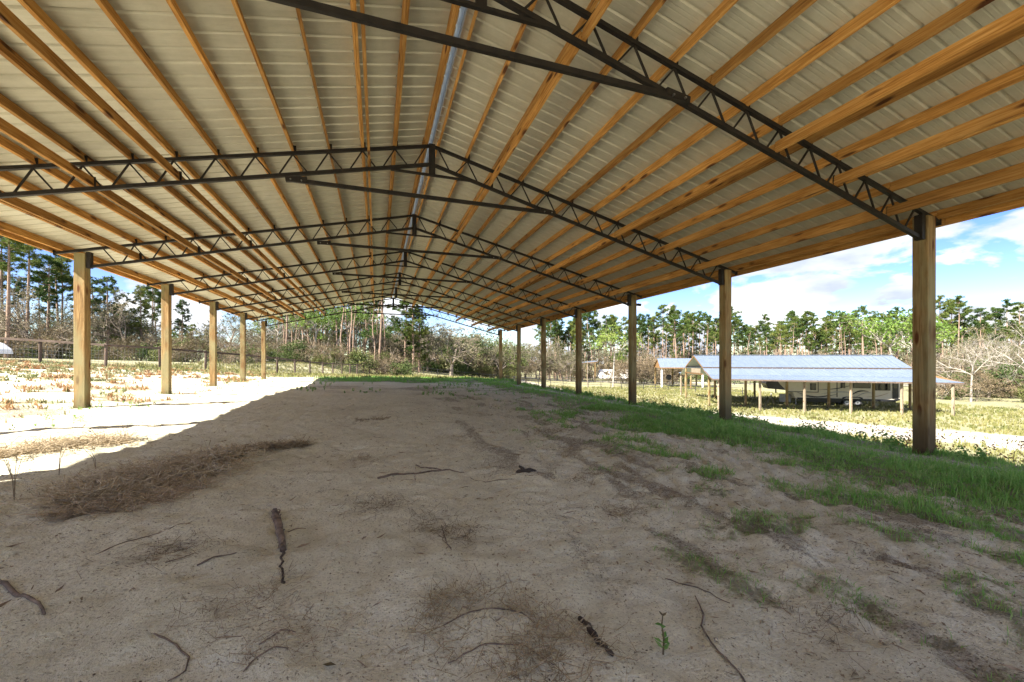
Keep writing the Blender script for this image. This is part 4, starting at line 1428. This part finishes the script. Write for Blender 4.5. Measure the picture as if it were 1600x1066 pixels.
# weedy slope just outside the right posts: stems with small leaves
def weeds(name, label, n_, box, hmin, hmax, m_, dens, leaf=.035):
    X, Y = scatter(n_, *box)
    k = rng.uniform(0, 1, n_) < dens(X, Y)
    X, Y = X[k], Y[k]; Z = ground_z(X, Y)
    H = rng.uniform(hmin, hmax, len(X))
    parts_ = [blades(np.stack([X, Y, Z - .02], 1), H, np.full(len(X), .006) * np.clip(np.hypot(X, Y) / 8, 1, 3), .2)]
    per = 16
    t_ = np.tile(np.linspace(.2, 1.0, per), len(X))
    C_ = np.repeat(np.stack([X, Y, Z], 1), per, 0)
    C_[:, 2] += np.repeat(H, per) * t_ * .95
    C_[:, :2] += rng.normal(0, 1, (len(C_), 2)) * (np.repeat(H, per) * .16)[:, None]
    parts_.append(leaves(C_, .01, 1, leaf, rng))
    Vb, Tb = merge(parts_)
    tag(put(name, mesh_np(name, Vb, Tb, m_)), label, 'weeds', kind='stuff')
weeds('weeds', 'leafy green weeds along the bank outside the right posts', 5200, (7.4, 12.2, .5, 28), .06, .24, M['weed'],
      lambda X, Y: sst(.35, .55, fbm(X * .9, Y * .9, 121, 3)) * sst(7.3, 8.2, X), .028)
weeds('seed_weeds', 'straggly tan seed-headed weeds on the bank outside the right posts', 900, (8.2, 11.0, .5, 26), .2, .55, M['rustweed'],
      lambda X, Y: sst(.42, .6, fbm(X * .6, Y * .6, 131, 3)), .022)
weeds('green_weeds', 'low green weeds on the sand around the left posts', 900, (-9, -4.6, 6, 30), .04, .16, M['weed'],
      lambda X, Y: sst(.52, .62, fbm(X * .8, Y * .8, 141, 3)), .014)
weeds('far_weeds', 'leafy tufts across the shaded far end of the sand floor', 500, (-3, 5, 14, 24), .05, .16, M['weed'],
      lambda X, Y: sst(.60, .68, fbm(X * .8, Y * .8, 151, 3)), .03)

for i, y in enumerate(YK[1:]):
    for X_, m__, nm in ((7.79, 'grass', 'grass tuft round the foot of a right-hand post, '), (-5.985, 'yardgrass', 'faded grass tuft round the foot of a left-hand post, ')):
        if X_ < 0 and i < 1:
            continue
        k = 90
        a = rng.uniform(0, 6.28, k); q_ = rng.uniform(.12, .24, k)
        P_ = np.stack([X_ + np.cos(a) * q_, y + .02 + np.sin(a) * q_, np.zeros(k)], 1)
        P_[:, 2] = ground_z(P_[:, 0], P_[:, 1]) - .01
        Vb, Tb = blades(P_, rng.uniform(.04, .15, k), np.full(k, .007), .5)
        tag(put('grass_tuft', mesh_np('grass_tuft', Vb, Tb, M[m__])), nm + ORD[i if X_ > 0 else i - 1] + ' post from the camera', 'grass', 'grass tufts at the post feet', 'stuff')
# heaps of dead needles and straw
def straw(name, label, spine, width, n_, m_, hgt=.06, L=(.06, .22), w=.004, cat='straw pile'):
    sp_ = np.array(spine, float)
    seg = rng.integers(0, len(sp_) - 1, n_)
    t_ = rng.uniform(0, 1, n_)
    P = sp_[seg] * (1 - t_)[:, None] + sp_[seg + 1] * t_[:, None]
    wd = np.asarray(width)[seg] * (1 - t_) + np.asarray(width)[seg + 1] * t_
    P = P + rng.normal(0, 1, (n_, 2)) * (wd * .46)[:, None]
    k_ = rng.uniform(0, 1, n_) < sst(.40, .56, fbm(P[:, 0] * 5.5, P[:, 1] * 5.5, 171, 3)) + (.45 if hgt > .04 else .06)
    P = P[k_]; n_ = len(P)
    off = rng.normal(0, .45, n_)
    dd = np.min(np.stack([np.hypot(P[:, 0] - a[0], P[:, 1] - a[1]) for a in sp_]), 0)
    core = np.exp(-(np.abs(off)) * 1.2)
    Z = ground_z(P[:, 0], P[:, 1])
    z0 = rng.uniform(0, 1, n_) ** 1.5 * hgt * core
    az = rng.uniform(0, 6.28, n_); ll = rng.uniform(L[0], L[1], n_)
    tilt = rng.normal(.12, .25, n_)
    d = np.stack([np.cos(az) * np.cos(tilt), np.sin(az) * np.cos(tilt), np.sin(tilt)], 1)
    a = np.concatenate([P, (Z + z0)[:, None]], 1)
    bnd = rng.normal(0, .22, (n_, 3)) * ll[:, None]
    bnd[:, 2] = np.abs(bnd[:, 2]) * .5
    mid = a + d * (ll * .5)[:, None] + bnd
    e = a + d * ll[:, None]
    e[:, 2] = np.maximum(e[:, 2], Z - .01)
    sd = np.stack([-np.sin(az), np.cos(az), rng.normal(0, .6, n_)], 1)
    sd = sd / np.linalg.norm(sd, axis=1)[:, None] * (w * np.clip(np.hypot(P[:, 0], P[:, 1]) / 4, .8, 4) / 2)[:, None]
    V_ = np.stack([a - sd, a + sd, mid + sd, mid - sd, e], 1).reshape(-1, 3)
    b__ = np.arange(n_)[:, None] * 5
    T_ = np.concatenate([b__ + [0, 1, 2], b__ + [0, 2, 3], b__ + [3, 2, 4]], 0)
    tag(put(name, mesh_np(name, V_, T_, m_)), label, cat, kind='stuff')
def gp(*pp): return [on_ground(*p)[:2] for p in pp]
straw('straw_heap', 'large heap of brown pine straw at the shadow edge on the left', gp((125, 790), (185, 770), (240, 755), (300, 735), (345, 715)), [.15, .42, .52, .46, .26], 8500, M['straw'], .10, (.06, .28), .0058)
straw('straw_heap', 'long thin tail of dark straw running from the brown heap', gp((330, 715), (400, 702), (480, 697)), [.35, .22, .1], 2200, M['straw'], .06, (.05, .2), .005)
straw('straw_heap', 'dark needles under the lower edge of the brown heap', gp((100, 808), (165, 798), (240, 788), (300, 760)), [.1, .22, .25, .2], 2200, M['straw_dark'], .05)
straw('straw_heap', 'sunlit straw strip lying on the bright sand at left', gp((-20, 718), (60, 705), (120, 695), (200, 688)), [.25, .4, .4, .15], 4200, M['straw'], .10)
straw('straw_heap', 'dry grass litter in the foreground beside a short dark branch', gp((690, 960), (760, 975), (830, 1010), (880, 1050)), [.18, .32, .38, .3], 1500, M['straw'], .035, (.04, .18), .0042)
straw('needle_litter', 'small dark needle drift left of the black stump piece', gp((660, 810), (700, 830), (730, 850)), [.2, .26, .2], 620, M['straw_dark'], .012, (.03, .12), .003, 'litter')
for (x_, y_), nm in zip(((575, 655), (860, 675), (560, 720), (590, 790), (925, 750), (1040, 770), (380, 930), (430, 1000), (700, 685), (1130, 880), (960, 800), (250, 870), (1250, 960)),
                        ('dark tuft of straw far down the middle of the sand', 'brown needle drift near the green verge', 'thin needle drift in the middle of the sand',
                         'needle drift above the charred stick', 'needle streak right of the black stump piece', 'needle streak halfway to the grass verge',
                         'small needle tangle lower left of the buried log', 'needle tangle at the bottom left of centre', 'faint needle streak in the far sand', 'needle litter around the grass tufts on the wheel track',
                         'thin needles scattered before the verge', 'needle trail leading down from the brown heap', 'dead grass among the right foreground tufts')):
    a_ = on_ground(x_ - 28, y_ + 3)[:2]; b_2 = on_ground(x_ + 30, y_ - 2)[:2]
    straw('needle_litter', nm, [a_, b_2], [.34, .26], 420, M['straw_dark'], .012, (.02, .12), .0028, 'litter')
# fine scattered bits over the sand
nb = 36000
X, Y = scatter(nb, -8.5, 5.6, .7, 12)
k = rng.uniform(0, 1, nb) < (.12 + sst(.42, .62, fbm(X * 1.6, Y * 1.2, 161, 4)) * (.25 + .75 * sst(.3, 1.8, X)))
X, Y = X[k], Y[k]; Z = ground_z(X, Y) + .002
az = rng.uniform(0, 6.28, len(X)); ll = rng.uniform(.006, .040, len(X)) * np.clip(rng.exponential(.7, len(X)), .3, 2.5)
ww = rng.uniform(.002, .0055, len(X))
d = np.stack([np.cos(az) * ll, np.sin(az) * ll, rng.normal(0, .15, len(X)) * ll], 1)
s2 = np.stack([-np.sin(az) * ww, np.cos(az) * ww, rng.uniform(.3, 1.4, len(X)) * ww], 1)
P = np.stack([X, Y, Z], 1)
Vb = np.stack([P - d - s2 * .3, P - d * .2 + s2, P + d, P + d * .1 - s2], 1).reshape(-1, 3)
q = np.arange(len(X))[:, None] * 4
tag(put('leaf_litter', mesh_np('leaf_litter', Vb, np.concatenate([q + [0, 1, 2], q + [0, 2, 3]], 0), M['straw_dark'])),
    'scattered bark chips and needles all over the shaded sand', 'litter', kind='stuff')

# crumbs and clods of sand on the trampled side
nc = 2600
X, Y = scatter(nc, -2.5, 5.4, .8, 7)
k = rng.uniform(0, 1, nc) < (.15 + .85 * sst(.4, .6, fbm(X * 1.4, Y * 1.4, 191, 3)) * sst(-.5, 1.8, X))
X, Y = X[k], Y[k]; Z = ground_z(X, Y); nk = len(X)
rad_ = rng.uniform(.004, .016, nk) * rng.uniform(.5, 1.2, nk)
octa = np.array([(1, 0, 0), (-1, 0, 0), (0, 1, 0), (0, -1, 0), (0, 0, 1), (0, 0, -1), (.6, .6, .5), (-.6, -.6, .5)], float)
of = np.array([(0, 6, 4), (6, 2, 4), (2, 1, 4), (1, 7, 4), (7, 3, 4), (3, 0, 4), (2, 6, 0), (3, 7, 1), (2, 0, 5), (1, 2, 5), (3, 1, 5), (0, 3, 5)])
Vc = octa[None] * rad_[:, None, None] * rng.uniform(.6, 1.3, (nk, 8, 3)) * np.array([1, 1, .6]) + np.stack([X, Y, Z], 1)[:, None]
Fc = (of[None] + np.arange(nk)[:, None, None] * 8).reshape(-1, 3)
M['clod'] = plain_mat('sand_clod', (.42, .36, .25), .95, 0, .4, 30)
tag(put('sand_clods', mesh_np('sand_clods', Vc.reshape(-1, 3), Fc, M['clod'], True)), 'small clods and crumbs of sand over the trampled ground', 'clods', kind='stuff')

# ------------------------------------------------------------------ sticks and small things lying on the sand
def branch(name, label, pix, radii, m_, lift=.01, cat='branch', seg=7, rough=.25, kids=()):
    pts = []
    for p in pix:
        x, y, z = on_ground(*p)
        pts.append(Vector((x, y, z)))
    fine = []; rad = []
    for i in range(len(pts) - 1):
        for t_ in np.linspace(0, 1, 6)[: 6 if i == len(pts) - 2 else 5]:
            p = pts[i].lerp(pts[i + 1], t_)
            r_ = radii[i] * (1 - t_) + radii[i + 1] * t_
            p.z = gz(p.x, p.y, True) + lift + r_ * .4
            p += Vector((random.gauss(0, r_ * rough), random.gauss(0, r_ * rough), random.gauss(0, r_ * rough * .4)))
            fine.append(p); rad.append(r_ * random.uniform(.8, 1.15))
    c = fine[0].copy()
    o = MB().tube([p - c for p in fine], rad, seg).build(name, m_, None, True)
    o.location = c
    return tag(o, label, cat)
lg = branch('log_piece', 'short weathered grey-brown log half sunk in the sand', [(430, 799), (436, 828), (442, 862)], [.024, .026, .017], M['stick'], .004, 'log', 11, .14)
_rb = random.Random(9)
for v_ in lg.data.vertices:
    v_.co += Vector((_rb.gauss(0, .003), _rb.gauss(0, .002), _rb.gauss(0, .003)))
for k_ in range(16):
    v_ = lg.data.vertices[_rb.randrange(len(lg.data.vertices))].co
    d_ = Vector((_rb.gauss(0, .004), -.05 * _rb.uniform(.4, 1), _rb.gauss(0, .003)))
    MB().beam(v_ - d_, v_ + d_, .009, .004).build('bark_flake', M['stick'], lg)
branch('bark_scrap', 'crumbled bark line continuing below the sunken log', [(441, 868), (441, 892), (442, 918)], [.008, .006, .007], M['char'], -.001, 'bark', 6, .9)
branch('root_stick', 'long thin grey branch lying across the middle of the sand', [(590, 750), (640, 741), (690, 737), (725, 738)], [.013, .012, .009, .004], M['stick'], .002)
branch('stick', 'forked twig tip above the long thin branch', [(650, 727), (668, 733), (690, 737)], [.007, .007, .006], M['stick'])
branch('stick', 'short straight stick below the brown straw heap', [(307, 890), (340, 880), (370, 873)], [.006, .005, .003], M['stick'], .002, 'stick', 5)
branch('stick', 'faint bent twig left of the short straight stick', [(258, 888), (280, 882), (302, 874)], [.003, .004, .002], M['stick'], .002, 'stick', 5)
branch('stick', 'curved hooked twig at the bottom left of centre', [(241, 993), (275, 1006), (296, 1024), (290, 1045), (262, 1064)], [.003, .004, .004, .003, .002], M['stick'], .002, 'twig', 5, .1)
branch('stick', 'brown root slanting in from the left edge', [(-5, 912), (25, 932), (50, 948), (70, 966)], [.010, .009, .008, .005], M['stick'], .003)
branch('stick', 'short thick dark branch in the right foreground', [(908, 966), (925, 990), (940, 1012), (958, 1036)], [.011, .014, .011, .008], M['char'], .004)
branch('vine', 'long thin runner twisting to the bottom edge right of the seedling', [(1086, 936), (1100, 965), (1096, 985), (1110, 1015), (1140, 1050), (1165, 1085)], [.0025, .004, .0045, .004, .004, .004], M['stick'], .003, 'vine', 5, .1)
branch('vine', 'thin dead runner crossing above the twisting one', [(1040, 913), (1090, 925), (1140, 950)], [.003, .003, .002], M['stick'], .002, 'vine', 5, .2)
branch('stick', 'small twig right of the sunken log', [(450, 832), (462, 823), (478, 822)], [.003, .003, .002], M['stick'], .002, 'twig', 5)
branch('stick', 'thin upright-leaning twig near the left post shadow', [(128, 676), (133, 668)], [.006, .004], M['stick'], .05, 'twig', 5)
for nm_, px_ in (('thin forked root low in the foreground left of centre', [(405, 1012), (425, 1003), (440, 992), (462, 993)]),
                 ('thin root arching below the forked one', [(380, 1050), (400, 1030), (428, 1020), (450, 1022)]),
                 ('wiry root strand over the foreground straw', [(690, 985), (735, 962), (790, 958), (835, 978)]),
                 ('pale wiry root strand under the foreground straw', [(700, 1040), (760, 1010), (820, 1012), (865, 1045)]),
                 ('thin twig below the dead straw streak in the middle', [(735, 745), (765, 752), (800, 750)]),
                 ('thin dark twig by the needle drift in the middle', [(690, 820), (697, 850), (705, 868)]),
                 ('fine root trailing under the brown heap', [(150, 870), (200, 850), (250, 838), (300, 815)])):
    branch('root', nm_, px_, [.003, .0035, .003, .002][:len(px_)], M['stick'], .001, 'root', 5, .3)
# black burnt stump piece
x_, y_, z_ = on_ground(822, 740)
mb = MB()
mb.tube([(-.13, 0, .0), (-.08, .015, .02), (-.02, -.012, .035), (.05, .018, .022), (.10, -.005, .02), (.13, .01, .0)], [.012, .026, .018, .030, .016, .008], 9)
mb.tube([(-.02, .02, .04), (-.06, .06, .07)], [.02, .012], 6)
o = mb.build('burnt_wood', M['char'], None, True); o.location = (x_, y_, z_)
tag(o, 'small black burnt piece of wood alone on the sand', 'wood')
# seedling
x_, y_, z_ = on_ground(1036, 1030)
sd_ = empty('seedling', (x_, y_, z_))
tag(sd_, 'small seedling with reddish stem and green leaves in the foreground sand', 'plant')
MB().tube([(0, 0, -.02), (.004, 0, .06), (-.003, .004, .12), (0, 0, .165)], [.004, .0035, .003, .002], 6).build('stem', M['russet'], sd_)
def leaf_obj(par, base, d, L, w, m_, nm='leaf'):
    d = Vector(d).normalized(); up = Vector((0, 0, 1)); s = d.cross(up).normalized()
    b0 = Vector(base)
    mb = MB()
    mb.v = [tuple(b0), tuple(b0 + d * L * .4 + s * w), tuple(b0 + d * L * .5 + up * L * .08), tuple(b0 + d * L * .4 - s * w), tuple(b0 + d * L - up * L * .1)]
    mb.f = [(0, 1, 2), (0, 2, 3), (1, 4, 2), (3, 2, 4)]
    return mb.build(nm, m_, par)
for i in range(7):
    a = i * 2.2
    leaf_obj(sd_, (0, 0, .015 + .008 * i), (math.cos(a), math.sin(a), .9 - .1 * i), .045, .011, M['weed'])
for i in range(2):
    leaf_obj(sd_, (0, 0, .12), (math.cos(3 + i), math.sin(3 + i), .3), .04, .012, M['weed'])
for i in range(3):
    leaf_obj(sd_, (0, 0, .155), (math.cos(i * 2), math.sin(i * 2), .8), .025, .006, M['russet'])
# wiry weeds at the left edge
for px, py, hh, lab in ((22, 790, .34, 'wiry leafless weed with curved stalks at the left edge'), (92, 745, .30, 'thin dry weed stalk at the shadow edge on the left'), (150, 735, .24, 'single dry stalk just above the brown straw heap'), (195, 690, .3, 'thin twig sprig near the shadow edge')):
    x_, y_, z_ = on_ground(px, py)
    wdo = empty('dry_weed', (x_, y_, z_))
    tag(wdo, lab, 'plant')
    for i in range(5 if hh > .32 else 2):
        a = random.uniform(0, 6.28); l_ = random.uniform(.05, .16)
        MB().tube([(0, 0, -.01), (l_ * .2 * math.cos(a), l_ * .2 * math.sin(a), hh * .5), (l_ * math.cos(a), l_ * math.sin(a), hh * random.uniform(.8, 1)), (l_ * 1.8 * math.cos(a), l_ * 1.8 * math.sin(a), hh * .9)], [.003, .0025, .002, .001], 4).build('stalk', M['straw_dark'], wdo)
# fallen red-brown leaf
x_, y_, z_ = on_ground(514, 1043)
lf = MB()
lf.v = [(-.028, 0, .004), (0, .012, .008), (0, 0, .003), (0, -.012, .009), (.03, .002, .008)]
lf.f = [(0, 1, 2), (0, 2, 3), (1, 4, 2), (3, 2, 4)]
o = lf.build('fallen_leaf', M['russet']); o.location = (x_, y_, z_ + .003); o.rotation_euler = (0, 0, -.5)
tag(o, 'single curled red-brown leaf on the sand at the bottom', 'leaf')
print('objects', len(bpy.data.objects))
